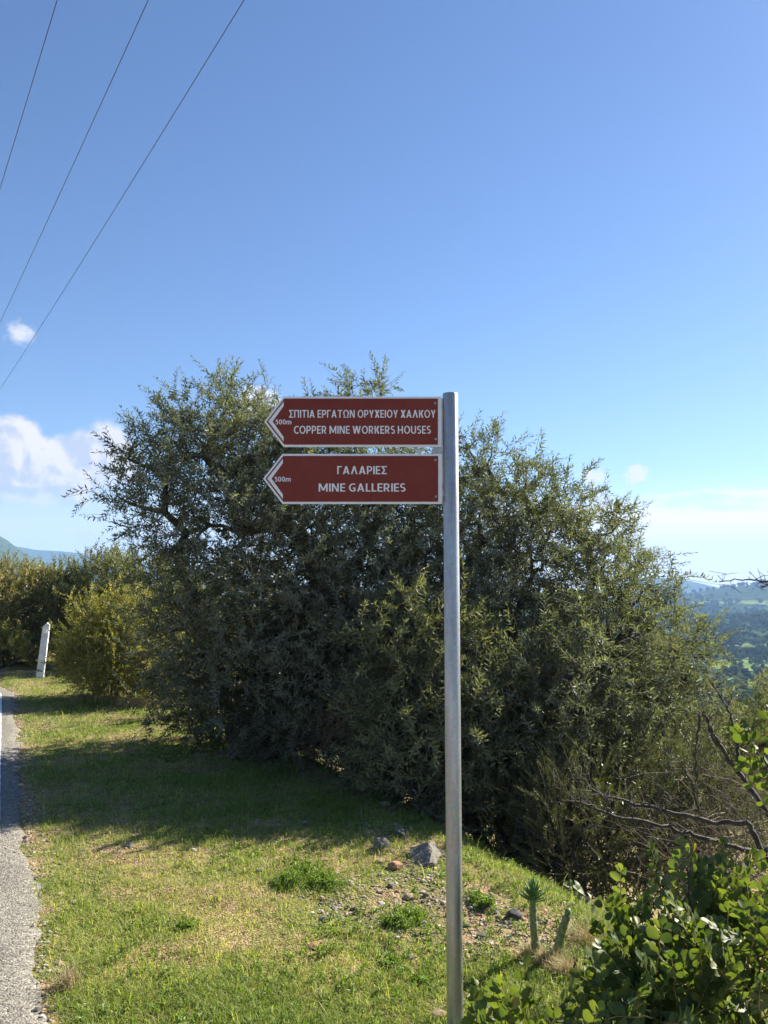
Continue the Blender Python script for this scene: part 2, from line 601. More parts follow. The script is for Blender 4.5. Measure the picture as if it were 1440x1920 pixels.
finish(t, bsdf(t, c, M(t, 'ADD', .42, M(t, 'MULTIPLY', d1, .2)), 0, .3).outputs[0])
MT['sign_brown'] = m
MT['bolt'] = plain('bolt_steel', (.42, .38, .36), .4, .8, var=.15)
MT['cable'] = plain('black_cable', (.02, .02, .022), .6, var=.1)
MT['post_white'] = plain('white_plastic', (.66, .66, .65), .6, var=.16, scale=7)
MT['reflector'] = plain('reflector', (.86, .82, .80), .2, var=.05)
MT['post_black'] = plain('scuffed_black', (.05, .05, .05), .6, var=.3)
MT['cactus'] = plain('cactus_skin', (.16, .20, .075), .55, var=.4, scale=40, bmp=.4)
MT['cactus_leaf'] = plain('cactus_leaf', (.13, .23, .06), .45, var=.25, scale=30)
MT['spine'] = plain('spine', (.55, .48, .32), .6, var=.2)

# ------------------------------------------------------------------ ground sheet
NA = 540
rs = [0.0]
r_ = 0.45
while r_ < 7300:
    rs.append(r_)
    r_ *= 1.0105 if 2.2 < r_ < 14 else (1.03 if r_ < 300 else 1.05)
rs = np.array(rs[1:])
# finer angles across the view, coarser behind
ang = np.concatenate([np.linspace(-40, 40, 280, endpoint=False), np.linspace(40, 320, 90, endpoint=False)])
ang = np.radians(ang)
A_, R_ = np.meshgrid(ang, rs)
GX = R_ * np.sin(A_); GY = R_ * np.cos(A_)
GZ = terrain(GX, GY)
nr, na = GX.shape
V = np.stack([GX.ravel(), GY.ravel(), GZ.ravel()], 1)
i0 = np.arange(nr - 1)[:, None] * na + np.arange(na)[None, :]
i1 = np.arange(nr - 1)[:, None] * na + (np.arange(na)[None, :] + 1) % na
Q = np.stack([i0.ravel(), i0.ravel() + na, i1.ravel() + na, i1.ravel()], 1)
V = np.concatenate([V, [[0, 0, float(terrain(0., 0.))]]])
T_ = np.stack([np.arange(na), (np.arange(na) + 1) % na, np.full(na, len(V) - 1)], 1)
me = mesh_np('ground', V, [Q[:, ::-1], T_], smooth=True)
me.flip_normals() if me.polygons[0].normal.z < 0 else None
tag(link('ground', me, None, [MT['ground']]), 'rough verge of soil and thin grass falling away into a wide valley', kind='structure')

# ------------------------------------------------------------------ road
ys = np.concatenate([np.arange(-14, 2, .5), np.arange(2, 13.5, .05), np.arange(13.5, 40, .5)])
ex = road_edge(ys)
jit = 0.07 * (fbm(ys * 2.1, ys * 0 + 3, 41, 4) - .5) * 2 + 0.035 * (fbm(ys * 11, ys * 0, 42, 2) - .5) * 2
tanx = np.gradient(ex, ys)
nx, ny = 1 / np.sqrt(1 + tanx ** 2), -tanx / np.sqrt(1 + tanx ** 2)
offs = [0.035, -0.03, -.12, -0.5, -1.5, -3.2, -5.0, -6.2]
prof = [-0.045, -0.004, 0.0, 0.004, .02, .04, .02, 0.0]
rows = []
for o, p in zip(offs, prof):
    j = jit if o > -.2 else jit * 0
    rows.append(np.stack([ex + nx * (o + j), ys + ny * (o + j), np.full_like(ys, p + .006)], 1))
rows.append(np.stack([ex + nx * -6.25, ys + ny * -6.25, np.full_like(ys, -.1)], 1))
P = np.stack(rows, 1)
n, k, _ = P.shape
ii = (np.arange(n - 1)[:, None] * k + np.arange(k - 1)[None, :]).ravel()
Q = np.stack([ii, ii + k, ii + k + 1, ii + 1], 1)
me = mesh_np('road', P.reshape(-1, 3), [Q], smooth=True)
me.flip_normals() if me.polygons[k * 20 + 3].normal.z < 0 else None
tag(link('road', me, None, [MT['asphalt']]), 'worn grey chip seal road with a crumbling edge', kind='structure')
rows = []
for o in (-0.171, -0.29):
    j = 0.006 * (fbm(ys * 9, ys * 0 + o * 50, 44, 3) - .5) * 2
    zz = np.interp(-o, [-x for x in offs], [p + .006 for p in prof]) + .004
    rows.append(np.stack([ex + nx * (o + j), ys + ny * (o + j), np.full_like(ys, zz)], 1))
P = np.stack(rows, 1)
n = len(P)
ii = np.arange(n - 1) * 2
me = mesh_np('edge_line', P.reshape(-1, 3), [np.stack([ii, ii + 2, ii + 3, ii + 1], 1)])
me.flip_normals() if me.polygons[20].normal.z < 0 else None
tag(link('edge_line', me, None, [MT['paint']]), 'solid white painted line along the road edge', kind='structure')

# ------------------------------------------------------------------ leafy shoots
def unit(v):
    return v / (np.linalg.norm(v, axis=-1, keepdims=True) + 1e-9)


def shoot_template(rg, L, n_pairs, ll, lw, spread, droop=.15, fold=.12, fruit=0, whorl=2, bare=.12, taper=.25, curve=.28):
    """one leafy twig growing along +z; returns verts, quads, material index, tint"""
    V, F, MI, TI = [], [], [], []
    bend = rg.normal(0, curve, 2)

    def P(s):
        return np.array([bend[0] * s * s * L, bend[1] * s * s * L, s * L])
    # stem: three sided
    segs = [0, 1.0]
    for i, s in enumerate(segs):
        r = .0032 * (1 - .75 * s)
        for q in range(3):
            a = q * 2.094
            V.append(P(s) + [r * math.cos(a), r * math.sin(a), 0])
    for i in range(1):
        for q in range(3):
            F.append((i * 3 + q, i * 3 + (q + 1) % 3, i * 3 + 3 + (q + 1) % 3, i * 3 + 3 + q)); MI.append(1); TI.append(.5)
    rot = rg.uniform(0, 6.28)
    for j in range(n_pairs):
        s = bare + (1 - bare) * j / (n_pairs - 1)
        p = P(s)
        rot += 1.571 + rg.normal(0, .25)
        sz = (0.75 + .5 * math.sin(PI * min(1, .15 + s * .85))) * rg.uniform(.8, 1.15)
        for w in range(whorl):
            a = rot + w * 2 * PI / whorl + rg.normal(0, .2)
            sp_ = spread * rg.uniform(.55, 1.45) * (1 - taper * s)
            d = np.array([math.cos(a) * math.sin(sp_), math.sin(a) * math.sin(sp_), math.cos(sp_)])
            b = unit(np.cross(d, [0, 0, 1.0]) + rg.normal(0, .25, 3))
            nn = np.cross(b, d)
            if nn[2] < 0: nn, b = -nn, -b
            l_, w_ = ll * sz, lw * sz * rg.uniform(.85, 1.15)
            i0 = len(V)
            m_ = p + d * l_ * .48
            V += [p, m_ + b * w_ / 2 + nn * w_ * fold, p + d * l_ - nn * l_ * droop * rg.uniform(0, 1.4), m_ - b * w_ / 2 + nn * w_ * fold]
            F.append((i0, i0 + 3, i0 + 2, i0 + 1)); MI.append(0); TI.append(rg.uniform(0, 1))
    for _ in range(fruit):
        p = P(rg.uniform(.1, .7)) + rg.normal(0, .012, 3) + [0, 0, -.02]
        i0 = len(V)
        a, h = .0065, .009
        for z, q in ((-h, .5), (-h * .2, 1), (h * .5, .95), (h, .35)):
            for u in range(4):
                V.append(p + [a * q * math.cos(u * 1.571), a * q * math.sin(u * 1.571), z])
        for r in range(3):
            for u in range(4):
                F.append((i0 + r * 4 + u, i0 + r * 4 + (u + 1) % 4, i0 + r * 4 + 4 + (u + 1) % 4, i0 + r * 4 + 4 + u)); MI.append(2); TI.append(.5)
        F.append((i0 + 12, i0 + 13, i0 + 14, i0 + 15)); MI.append(2); TI.append(.5)
        F.append((i0 + 3, i0 + 2, i0 + 1, i0)); MI.append(2); TI.append(.5)
    return np.array(V), np.array(F), np.array(MI), np.array(TI)


def place_shoots(templates, pos, dirs, scale, rg, tint):
    """realise templates at many places -> one set of arrays"""
    n = len(pos)
    pick = rg.integers(0, len(templates), n)
    d = unit(dirs)
    ref = unit(rg.normal(0, 1, (n, 3)))
    u = unit(np.cross(ref, d))
    w = np.cross(d, u)
    R = np.stack([u, w, d], 2)              # columns
    VV, FF, MM, TT, off = [], [], [], [], 0
    for k, (V, F, MI, TI) in enumerate(templates):
        idx = np.nonzero(pick == k)[0]
        if not len(idx): continue
        v = np.einsum('nij,vj->nvi', R[idx], V) * scale[idx][:, None, None] + pos[idx][:, None, :]
        f = F[None] + (np.arange(len(idx)) * len(V))[:, None, None] + off
        VV.append(v.reshape(-1, 3)); FF.append(f.reshape(-1, 4))
        MM.append(np.tile(MI, len(idx)))
        base = TI[None, :] * .55 + tint[idx][:, None] * .45
        base = np.where(TI[None, :] > .994, .99, np.minimum(base, .95))
        TT.append(base.ravel())
        off += len(idx) * len(V)
    return np.concatenate(VV), np.concatenate(FF), np.concatenate(MM), np.concatenate(TT)


def lobes_px(lst):
    out = []
    for q in lst:
        px, py, Y, r = q[:4]
        k = Y / FOC
        sq = q[4] if len(q) > 4 else 1.0
        out.append((at(px, py, Y), np.array([r * k, r * k * (q[5] if len(q) > 5 else .95), r * k * sq])))
    return out


def grow(name, label, cat, base, lobes, spacing, leafmat, templates, per_cluster, seed, group=None, trunk_r=.09,
         stems=1, up=.22, out_w=.7, rand=.85, size=1.0, shell=.55, sprays=0, fruit=False, barkmat='bark', min_z=None, crad=.10,
         crown_name='crown', trunk_name='trunk'):
    """a woody plant: trunk with limbs reaching every leaf cluster, crown of leafy twigs"""
    rg = np.random.default_rng(seed)
    base = np.asarray(base, float)
    # leaf clusters: spaced points inside the lobes, thinned in the interior
    pts, outw, depth = [], [], []
    vol = np.array([np.prod(r) for _, r in lobes])
    tries = int(9000 * max(1, vol.sum() / 3))
    which = rg.choice(len(lobes), tries, p=vol / vol.sum())
    dirs = unit(rg.normal(0, 1, (tries, 3)))
    rad = rg.uniform(0, 1, tries) ** (1 / 3)
    C = np.array([c for c, _ in lobes]); Rr = np.array([r for _, r in lobes])
    cand = C[which] + dirs * rad[:, None] * Rr[which]
    # distance inside the union of lobes (1 at centre, 0 at surface)
    q = np.linalg.norm((cand[:, None, :] - C[None]) / Rr[None], axis=2)
    inside = 1 - q.min(1)
    ok = rg.uniform(0, 1, tries) < np.where(inside < .45, 1, 1 - shell)
    gz = terrain(cand[:, 0], cand[:, 1])
    ok &= cand[:, 2] > gz + (.04 if min_z is None else min_z)
    keep = np.zeros((0, 3)); ki = []
    cell = {}
    for i in np.nonzero(ok)[0]:
        p = cand[i]
        key = tuple((p // spacing).astype(int))
        bad = False
        for dx in (-1, 0, 1):
            for dy in (-1, 0, 1):
                for dz in (-1, 0, 1):
                    for j in cell.get((key[0] + dx, key[1] + dy, key[2] + dz), ()):
                        e = cand[j] - p
                        if e @ e < spacing * spacing:
                            bad = True
        if not bad:
            cell.setdefault(key, []).append(i); ki.append(i)
    K = cand[ki]
    near = np.argmin(np.linalg.norm((K[:, None, :] - C[None]) / Rr[None], axis=2), 1)
    O = unit((K - C[near]) / Rr[near])
    ins = inside[ki]
    # skeleton: attach each cluster to the closest node nearer to the trunk
    nodes = []; parent = []
    starts = []
    for s in range(stems):
        b = base + (np.array([rg.normal(0, .12), rg.normal(0, .12), 0]) * (stems > 1))
        b[2] = float(terrain(b[0], b[1])) - .05
        nodes.append(b); parent.append(-1); starts.append(len(nodes) - 1)
    for ci, (c, r) in enumerate(sorted(lobes, key=lambda l: np.linalg.norm(l[0] - base))):
        s = starts[ci % stems] if stems > 1 else 0
        NN = np.array(nodes)
        w = np.linalg.norm(NN - c, axis=1) + .25 * np.linalg.norm(NN - base, axis=1)
        s = int(np.argmin(w)) if ci > stems else s
        p0 = nodes[s]; last = s
        seg = max(2, int(np.linalg.norm(c - p0) / .35))
        for i in range(1, seg + 1):
            f = i / seg
            p = p0 + (c - p0) * f + np.array([0, 0, .12 * math.sin(PI * f)]) + rg.normal(0, .05, 3) * math.sin(PI * f)
            nodes.append(p); parent.append(last); last = len(nodes) - 1
    order = np.argsort([np.min(np.linalg.norm(np.array(nodes) - k, axis=1)) for k in K])
    cl_node = {}
    arr = np.zeros((len(nodes) + len(K) * 2, 3)); arr[:len(nodes)] = nodes; cnt = len(nodes)
    for i in order:
        k = K[i]
        d = np.linalg.norm(arr[:cnt] - k, axis=1) + .15 * np.linalg.norm(arr[:cnt] - base, axis=1)
        j = int(np.argmin(d))
        mid = (arr[j] + k) / 2 + rg.normal(0, .035, 3)
        arr[cnt] = mid; parent.append(j); cnt += 1
        arr[cnt] = k; parent.append(cnt - 1); cnt += 1
    load = np.ones(cnt)
    for i in range(cnt - 1, -1, -1):
        if parent[i] >= 0: load[parent[i]] += load[i]
    rad_ = np.clip(trunk_r * (load / load[:stems].max()) ** .48, .004, None)
    root = empty(name, base)
    tag(root, label, cat, group)
    tb = MB()
    for i in range(cnt):
        j = parent[i]
        if j < 0: continue
        sides = 7 if rad_[i] > .03 else (5 if rad_[i] > .01 else 3)
        ra = rad_[j] if parent[j] >= 0 else rad_[j] * 1.35
        ra = min(ra, rad_[i] * 1.5)
        tb.tube([arr[j], arr[i]], [ra, rad_[i]], sides, cap=False)
    tb.build(trunk_name, MT[barkmat], root, smooth=True)
    # twigs
    per = np.maximum(1, rg.poisson(per_cluster, len(K)))
    idx = np.repeat(np.arange(len(K)), per)
    n = len(idx)
    pos = K[idx] + rg.normal(0, crad, (n, 3))
    dr = O[idx] * out_w * np.clip(1 - ins[idx], .2, 1)[:, None] + np.array([0, 0, up]) + unit(rg.normal(0, 1, (n, 3))) * rand
    scl = size * rg.uniform(.7, 1.2, n)
    tn = np.clip(rg.uniform(0, 1, n) * .6 + rg.uniform(0, 1, len(K))[idx] * .4, 0, 1)
    if sprays:
        outer = np.nonzero((ins < .3) & (O[:, 2] > -.15))[0]
        outer = outer[rg.uniform(0, 1, len(outer)) < .6]
        si = np.repeat(outer, sprays)
        m_ = len(si)
        base_d = O[si] * .8 + np.array([0, 0, .40]) + rg.normal(0, .42, (m_, 3))
        pos = np.concatenate([pos, K[si] + unit(base_d) * .03]); dr = np.concatenate([dr, base_d])
        scl = np.concatenate([scl, size * rg.uniform(.8, 1.25, m_)]); tn = np.concatenate([tn, rg.uniform(.3, 1, m_)])
    zz = terrain(pos[:, 0], pos[:, 1])
    good = pos[:, 2] > zz + .02
    Vv, Ff, Mm, Tt = place_shoots(templates, pos[good], dr[good], scl[good], rg, tn[good])
    me = mesh_np(crown_name, Vv, [Ff], Mm, Tt)
    link(crown_name, me, root, [MT[leafmat], MT['twig'], MT['fruit']])
    return root


tg = np.random.default_rng(3)
T_OLIVE = [shoot_template(tg, tg.uniform(.24, .36), int(tg.integers(11, 16)), .051, .0140, .95, fruit=int(f)) for f in (0, 0, 2, 0, 3, 0, 0, 2, 0)]
T_YOUNG = [shoot_template(tg, tg.uniform(.24, .34), int(tg.integers(11, 15)), .054, .0150, .95) for _ in range(7)]
T_SCRUB = [shoot_template(tg, tg.uniform(.18, .28), int(tg.integers(9, 13)), .040, .0165, .8) for _ in range(6)]
T_FAR = [shoot_template(tg, tg.uniform(.22, .36), int(tg.integers(8, 11)), .062, .0240, .8) for _ in range(6)]
T_MASTIC = [shoot_template(tg, tg.uniform(.16, .26), int(tg.integers(9, 13)), .040, .0150, .9) for _ in range(6)]
T_FEATHER = [shoot_template(tg, tg.uniform(.22, .34), int(tg.integers(22, 28)), .030, .0042, .6, whorl=3, fold=0, curve=.4) for _ in range(6)]

# ------------------------------------------------------------------ the olive trees
grow('olive_tree', 'large olive tree behind the arrow tips, its crown leaning out over the grass', 'tree',
     (-0.95, 8.4, 0),
     lobes_px([(290, 880, 7.3, 70), (245, 945, 7.2, 55, .8), (345, 860, 7.5, 85), (430, 815, 7.8, 85), (410, 890, 7.5, 120), (520, 840, 8.0, 82),
               (560, 900, 7.9, 125), (685, 778, 8.2, 66), (600, 800, 8.1, 55), (660, 880, 8.1, 110), (760, 915, 8.3, 66), (450, 1000, 7.4, 125), (350, 1000, 7.5, 80),
               (570, 1020, 7.7, 140), (690, 1020, 8.0, 130), (390, 1120, 7.7, 100), (530, 1150, 7.6, 150), (660, 1150, 7.8, 150),
               (385, 1230, 8.1, 90), (325, 1085, 7.7, 62), (318, 1180, 8.0, 66), (335, 1265, 8.4, 60), (480, 1270, 7.7, 110), (600, 1290, 7.5, 110), (700, 1330, 7.3, 100), (420, 1310, 8.3, 70)]),
     .255, 'olive', T_OLIVE, 14, 101, trunk_r=.12, stems=2, sprays=1)
grow('olive_tree', 'large olive tree just beyond the pole, its crown sloping down towards the valley', 'tree',
     (1.5, 8.6, 0),
     lobes_px([(885, 885, 8.3, 62), (940, 925, 8.3, 80), (1005, 965, 8.2, 88), (1075, 1000, 8.1, 84), (900, 1005, 8.2, 115), (1000, 1075, 7.9, 135),
               (1115, 1085, 7.9, 95), (1165, 1120, 7.9, 78), (850, 1120, 8.1, 130), (960, 1200, 7.7, 150), (1100, 1200, 7.5, 130), (1205, 1205, 7.6, 100),
               (1262, 1210, 7.6, 42), (1280, 1270, 7.5, 56), (860, 1270, 7.9, 130), (1010, 1330, 7.4, 140), (1150, 1320, 7.3, 120), (1250, 1320, 7.3, 85),
               (900, 1400, 7.1, 110), (1010, 1430, 6.9, 110), (1120, 1420, 6.8, 105), (1220, 1395, 6.8, 75), (1075, 1270, 6.3, 85), (985, 1340, 6.2, 85), (1150, 1210, 6.7, 70), (930, 1290, 6.6, 80)]),
     .255, 'olive', T_OLIVE, 14, 102, trunk_r=.12, stems=3, sprays=1)
grow('olive_sapling', 'bushy young olive with brighter leaves in front of the big trees, right against the pole', 'tree',
     at(815, 1460, 7.1), lobes_px([(760, 1190, 6.6, 55), (825, 1200, 6.6, 62), (850, 1260, 6.5, 50), (735, 1270, 6.5, 50), (800, 1310, 6.4, 90), (780, 1400, 6.3, 90), (850, 1400, 6.3, 80), (800, 1470, 6.2, 70)]),
     .21, 'olive_young', T_YOUNG, 11, 103, trunk_r=.018, stems=4, sprays=0)
grow('evergreen_shrub', 'dark glossy evergreen shrub in deep shade under the crown of the left olive tree', 'shrub',
     at(480, 1400, 7.6), lobes_px([(360, 1310, 8.2, 70), (440, 1330, 7.9, 90), (540, 1350, 7.7, 100), (640, 1370, 7.3, 105), (590, 1280, 7.9, 130), (700, 1290, 7.7, 120)]),
     .21, 'mastic', T_MASTIC, 9, 104, trunk_r=.05, stems=4)
grow('evergreen_shrub', 'dark evergreen shrub filling the hollow of the bank behind the pole', 'shrub',
     at(960, 1560, 6.4), lobes_px([(740, 1420, 6.9, 90), (850, 1430, 6.8, 110), (730, 1480, 6.5, 60), (790, 1500, 6.3, 55), (850, 1520, 6.2, 60), (960, 1440, 6.6, 120), (930, 1540, 6.2, 90), (1060, 1450, 6.5, 100), (1020, 1600, 6.0, 80), (1120, 1560, 6.0, 110), (1220, 1600, 5.8, 100)]),
     .21, 'mastic', T_MASTIC, 9, 105, trunk_r=.05, stems=4)
grow('slope_thicket', 'dense dark thicket on the slope behind the trunks of the olive trees', 'shrub', at(720, 1420, 10.2),
     lobes_px([(420, 1330, 10.0, 90), (560, 1330, 10.3, 110), (700, 1370, 10.2, 120), (840, 1400, 10.0, 120), (980, 1430, 9.8, 120), (1100, 1430, 9.5, 110), (620, 1430, 10.0, 90), (760, 1480, 9.8, 110), (1200, 1420, 9.3, 110), (900, 1540, 9.0, 110), (1050, 1560, 8.8, 110), (1180, 1540, 8.6, 110), (1310, 1480, 8.4, 100)]),
     .30, 'mastic', T_FAR, 8, 117, trunk_r=.06, stems=5)
grow('feathery_shrub', 'upright feathery green shrub with needle-fine leaves left of the long bare branches', 'shrub',
     at(1070, 1660, 5.7), lobes_px([(1035, 1530, 5.8, 50, 1.2), (1085, 1530, 5.7, 58, 1.2), (1050, 1600, 5.6, 66), (1120, 1590, 5.6, 55)]),
     .16, 'feather', T_FEATHER, 12, 106, trunk_r=.02, stems=4, up=.7, rand=.8)
grow('feathery_shrub', 'broad feathery olive-green shrub seen through the bare branches below the valley', 'shrub',
     at(1280, 1590, 6.1), lobes_px([(1200, 1500, 6.2, 60), (1270, 1480, 6.2, 66), (1240, 1550, 6.0, 85), (1335, 1490, 6.1, 66), (1330, 1560, 5.9, 80), (1400, 1560, 5.9, 70)]),
     .17, 'feather', T_FEATHER, 11, 107, trunk_r=.02, stems=4, up=.6, rand=.85)
grow('olive_tree', 'small sunlit olive tree lower on the slope, below the valley view', 'tree',
     at(1470, 1500, 8.6), lobes_px([(1425, 1400, 8.6, 52), (1475, 1375, 8.6, 66), (1440, 1450, 8.5, 75), (1520, 1420, 8.6, 80), (1390, 1460, 8.5, 55)]),
     .23, 'olive_young', T_YOUNG, 12, 108, trunk_r=.07, sprays=1)

# bushes by the bend
grow('yellow_green_bush', 'sunlit yellow-green bush beside the white marker post', 'shrub',
     hit(200, 1305), lobes_px([(165, 1190, 11.4, 36), (190, 1170, 11.3, 40), (240, 1165, 11.4, 40), (290, 1185, 11.3, 46), (150, 1235, 11.5, 28), (185, 1240, 11.3, 55), (250, 1230, 11.1, 70), (300, 1250, 10.9, 60), (220, 1280, 11.0, 55)]),
     .19, 'scrub', T_SCRUB, 14, 109, trunk_r=.03, stems=4, up=.8, sprays=2)
GB = 'bushes closing the bend of the road'
bend = [
    ((20, 1090, 16.5), [(-40, 1121, 16.6, 60), (20, 1111, 16.5, 48), (60, 1126, 16.4, 45), (10, 1150, 16.2, 60), (60, 1170, 16.2, 50), (-30, 1190, 16.2, 70), (20, 1215, 15.9, 45)],
     'scrub_dull', 'olive-brown bush behind the white marker post, at the left photo edge'),
    ((150, 1100, 16.8), [(110, 1111, 17.0, 42), (150, 1116, 17, 45), (195, 1096, 16.8, 48), (130, 1150, 16.5, 60), (185, 1156, 16.4, 60), (110, 1200, 16.2, 50), (160, 1210, 16.2, 50)],
     'scrub_dark', 'tall mid-green bush rising behind the yellow-green bush'),
    ((250, 1100, 16.0), [(240, 1101, 16.2, 45), (275, 1091, 16.0, 42), (300, 1126, 15.8, 55), (250, 1140, 15.8, 60), (320, 1160, 15.6, 70), (260, 1200, 15.5, 60)],
     'scrub_dark', 'green bush half hidden by the overhanging crown of the left olive tree'),
    ((0, 1215, 15.2), [(-10, 1215, 15.3, 32), (30, 1225, 15.2, 24), (65, 1232, 15.0, 18)],
     'scrub', 'low leafy bush on the grass bank left of the white marker post'),
]
for i, (b, lb, mt, lab) in enumerate(bend):
    grow('bend_bush', lab, 'shrub', at(*b), lobes_px(lb), .27, mt, T_FAR, 13, 120 + i, group=GB, trunk_r=.04, stems=3, up=.8, sprays=2)
# more cover further along, seen only between the others
grow('bend_bush', 'dark bush in the gap behind the trunk of the left olive tree', 'shrub', at(480, 1200, 14.5),
     lobes_px([(420, 1180, 14.5, 70), (520, 1190, 14.5, 80), (470, 1120, 14.8, 70), (620, 1200, 14, 90), (380, 1240, 13.5, 60), (560, 1280, 13.0, 80)]), .32, 'scrub_dull', T_FAR, 8, 130, group=GB, trunk_r=.05, stems=3)

# ------------------------------------------------------------------ dead hanging spray and dry twigs under the trees
def dead_spray(name, label, segs, seed, leaf=True):
    rg = np.random.default_rng(seed)
    root = empty(name, segs[0][0])
    tag(root, label, 'branch')
    mb = MB(); P_, D_ = [], []
    for a, b, r in segs:
        a, b = np.array(a), np.array(b)
        f = np.linspace(0, 1, 6)[:, None]
        pts = a + (b - a) * f + rg.normal(0, .012, (6, 3)) * np.sin(PI * f)
        mb.tube(pts, np.linspace(r, r * .35, 6), 4)
        for _ in range(10):
            q = rg.uniform(.2, 1)
            P_.append(a + (b - a) * q + rg.normal(0, .02, 3)); D_.append(unit(b - a) + rg.normal(0, .35, 3))
    mb.build('branch', MT['grey_bark'], root)
    if leaf:
        Tm = [shoot_template(rg, .16, 9, .03, .006, .5, whorl=2) for _ in range(3)]
        v, f, mi, ti = place_shoots(Tm, np.array(P_), np.array(D_), rg.uniform(.6, 1.1, len(P_)), rg, rg.uniform(0, 1, len(P_)))
        link('dead_leaves', mesh_np('dead_leaves', v, [f], mi, ti), root, [MT['rust'], MT['grey_bark']])
    return root


dead_spray('dead_branch', 'rust-brown dead branch hanging in the shade between the two big olive trees', [
    (at(655, 1230, 6.5), at(632, 1370, 6.3), .008), (at(640, 1260, 6.5), at(622, 1375, 6.3), .006), (at(668, 1260, 6.5), at(658, 1370, 6.3), .006)], 5)

# ------------------------------------------------------------------ overhead wires
ud = unit(np.array([-12.9, 19.8]))
for nm, x0, y0, lab in ((0, -1.78, 9.2, 'thin black overhead cable nearest the sign, crossing the sky from the top edge'),
                        (1, -3.0, 9.2, 'thin black overhead cable running between two others across the sky'),
                        (2, -4.16, 9.2, 'thin black overhead cable farthest from the sign, in the top corner of the sky')):
    u = np.linspace(-45, 75, 80)
    z = 9.0 + .00058 * ((u - 11.5) ** 2 - 11.5 ** 2)
    mb = MB()
    mb.tube(np.stack([x0 + ud[0] * u, y0 + ud[1] * u, z], 1), .0052, 6)
    o = mb.build('overhead_cable', MT['cable'], None, smooth=True)
    tag(o, lab, 'cable', 'overhead cables')

# ------------------------------------------------------------------ the signpost
SY = 3.0
pole_x = at(843, 738, SY)[0] + .002
pole_top = at(843, 738, SY)[2]
gz0 = float(terrain(pole_x, SY))
sign = empty('signpost', (pole_x, SY, gz0))
tag(sign, 'galvanised steel post carrying two brown arrow signs to the copper mine', 'signpost')
R0 = .0302
mb = MB()
a = np.linspace(0, 2 * PI, 40, endpoint=False)
prof = [(R0, gz0 - .3), (R0, pole_top - .004), (R0 - .0015, pole_top - .0008), (R0 - .004, pole_top), (R0 - .005, pole_top - .012), (0.001, pole_top - .013)]
V = np.concatenate([np.stack([pole_x + r * np.cos(a), SY + r * np.sin(a), np.full(40, z)], 1) for r, z in prof])
F = [(i * 40 + k, i * 40 + (k + 1) % 40, (i + 1) * 40 + (k + 1) % 40, (i + 1) * 40 + k) for i in range(len(prof) - 1) for k in range(40)]
mb.add(V, F)
post = mb.build('post', MT['galv'], sign, smooth=True)
ms = post.modifiers.new('edge', 'EDGE_SPLIT'); ms.split_angle = math.radians(40)
PY = SY - .012                    # front face of the panels


def sp_(px, py, Y=PY):
    q = at(px, py, Y)
    return (q[0], q[2])


def inset_arrow(tip, sh, top, bot, right, mid):
    return [sp_(tip, mid), sp_(sh, bot), sp_(right, bot), sp_(right, top), sp_(sh, top)]


# block capitals drawn stroke by stroke (cap height 1)
TT_, TH_, HW = .158, .134, .175


def bar_v(x, a, b): return [(x, a), (x + TT_, a), (x + TT_, b), (x, b)]
def bar_h(a, b, y): return [(a, y), (b, y), (b, y + TH_), (a, y + TH_)]
def bar_d(xb, yb, xt, yt, w=HW): return [(xb, yb), (xb + w, yb), (xt + w, yt), (xt, yt)]


def band_(cx, cy, rx, ry, a0, a1, t=TT_, h=TH_):
    n = max(6, int(abs(a1 - a0) / 12))
    out = []
    for i in range(n):
        q = [math.radians(a0 + (a1 - a0) * k / n) for k in (i, i + 1)]
        out.append([(cx + rx * math.cos(q[0]), cy + ry * math.sin(q[0])), (cx + rx * math.cos(q[1]), cy + ry * math.sin(q[1])),
                    (cx + (rx - t) * math.cos(q[1]), cy + (ry - h) * math.sin(q[1])), (cx + (rx - t) * math.cos(q[0]), cy + (ry - h) * math.sin(q[0]))])
    return out


G_ = {}
G_['A'] = (.76, [[bar_d(0, 0, .28, 1)], [bar_d(.555, 0, .275, 1)], [bar_h(.17, .60, .20)]])
G_['Λ'] = (.76, G_['A'][1][:2])
G_['Σ'] = (.60, [[bar_h(0, .60, 1 - TH_)], [bar_h(0, .60, 0)], [bar_d(.24, .49, .03, .90)], [bar_d(.03, .10, .24, .51)]])
G_['Π'] = (.70, [[bar_v(0, 0, 1)], [bar_v(.515, 0, 1)], [bar_h(.10, .60, 1 - TH_)]])
G_['I'] = (TT_, [[bar_v(0, 0, 1)]])
G_['T'] = (.64, [[bar_h(0, .64, 1 - TH_)], [bar_v(.2275, 0, .95)]])
G_['E'] = (.50, [[bar_v(0, 0, 1)], [bar_h(.1, .50, 0)], [bar_h(.1, .47, .43)], [bar_h(.1, .50, 1 - TH_)]])
G_['P'] = (.58, [[bar_v(0, 0, 1)], [bar_h(.1, .30, 1 - TH_)], [bar_h(.1, .30, .34)], band_(.29, .67, .29, .33, -92, 92)])
G_['R'] = (.64, G_['P'][1] + [[bar_d(.42, 0, .22, .40)]])
G_['Γ'] = (.50, [[bar_v(0, 0, 1)], [bar_h(.1, .50, 1 - TH_)]])
G_['Ω'] = (.80, [band_(.40, .57, .39, .45, -60, 240), [bar_h(.02, .335, 0)], [bar_h(.465, .78, 0)]])
G_['N'] = (.72, [[bar_v(0, 0, 1)], [bar_v(.535, 0, 1)], [bar_d(.50, .0, .015, 1)]])
G_['O'] = (.80, [band_(.40, .5, .40, .515, 0, 360)])
G_['Y'] = (.66, [[bar_v(.2375, 0, .42)], [bar_d(.23, .36, 0, 1)], [bar_d(.225, .36, .455, 1)]])
G_['X'] = (.66, [[bar_d(0, 0, .44, 1, .22)], [bar_d(.44, 0, 0, 1, .22)]])
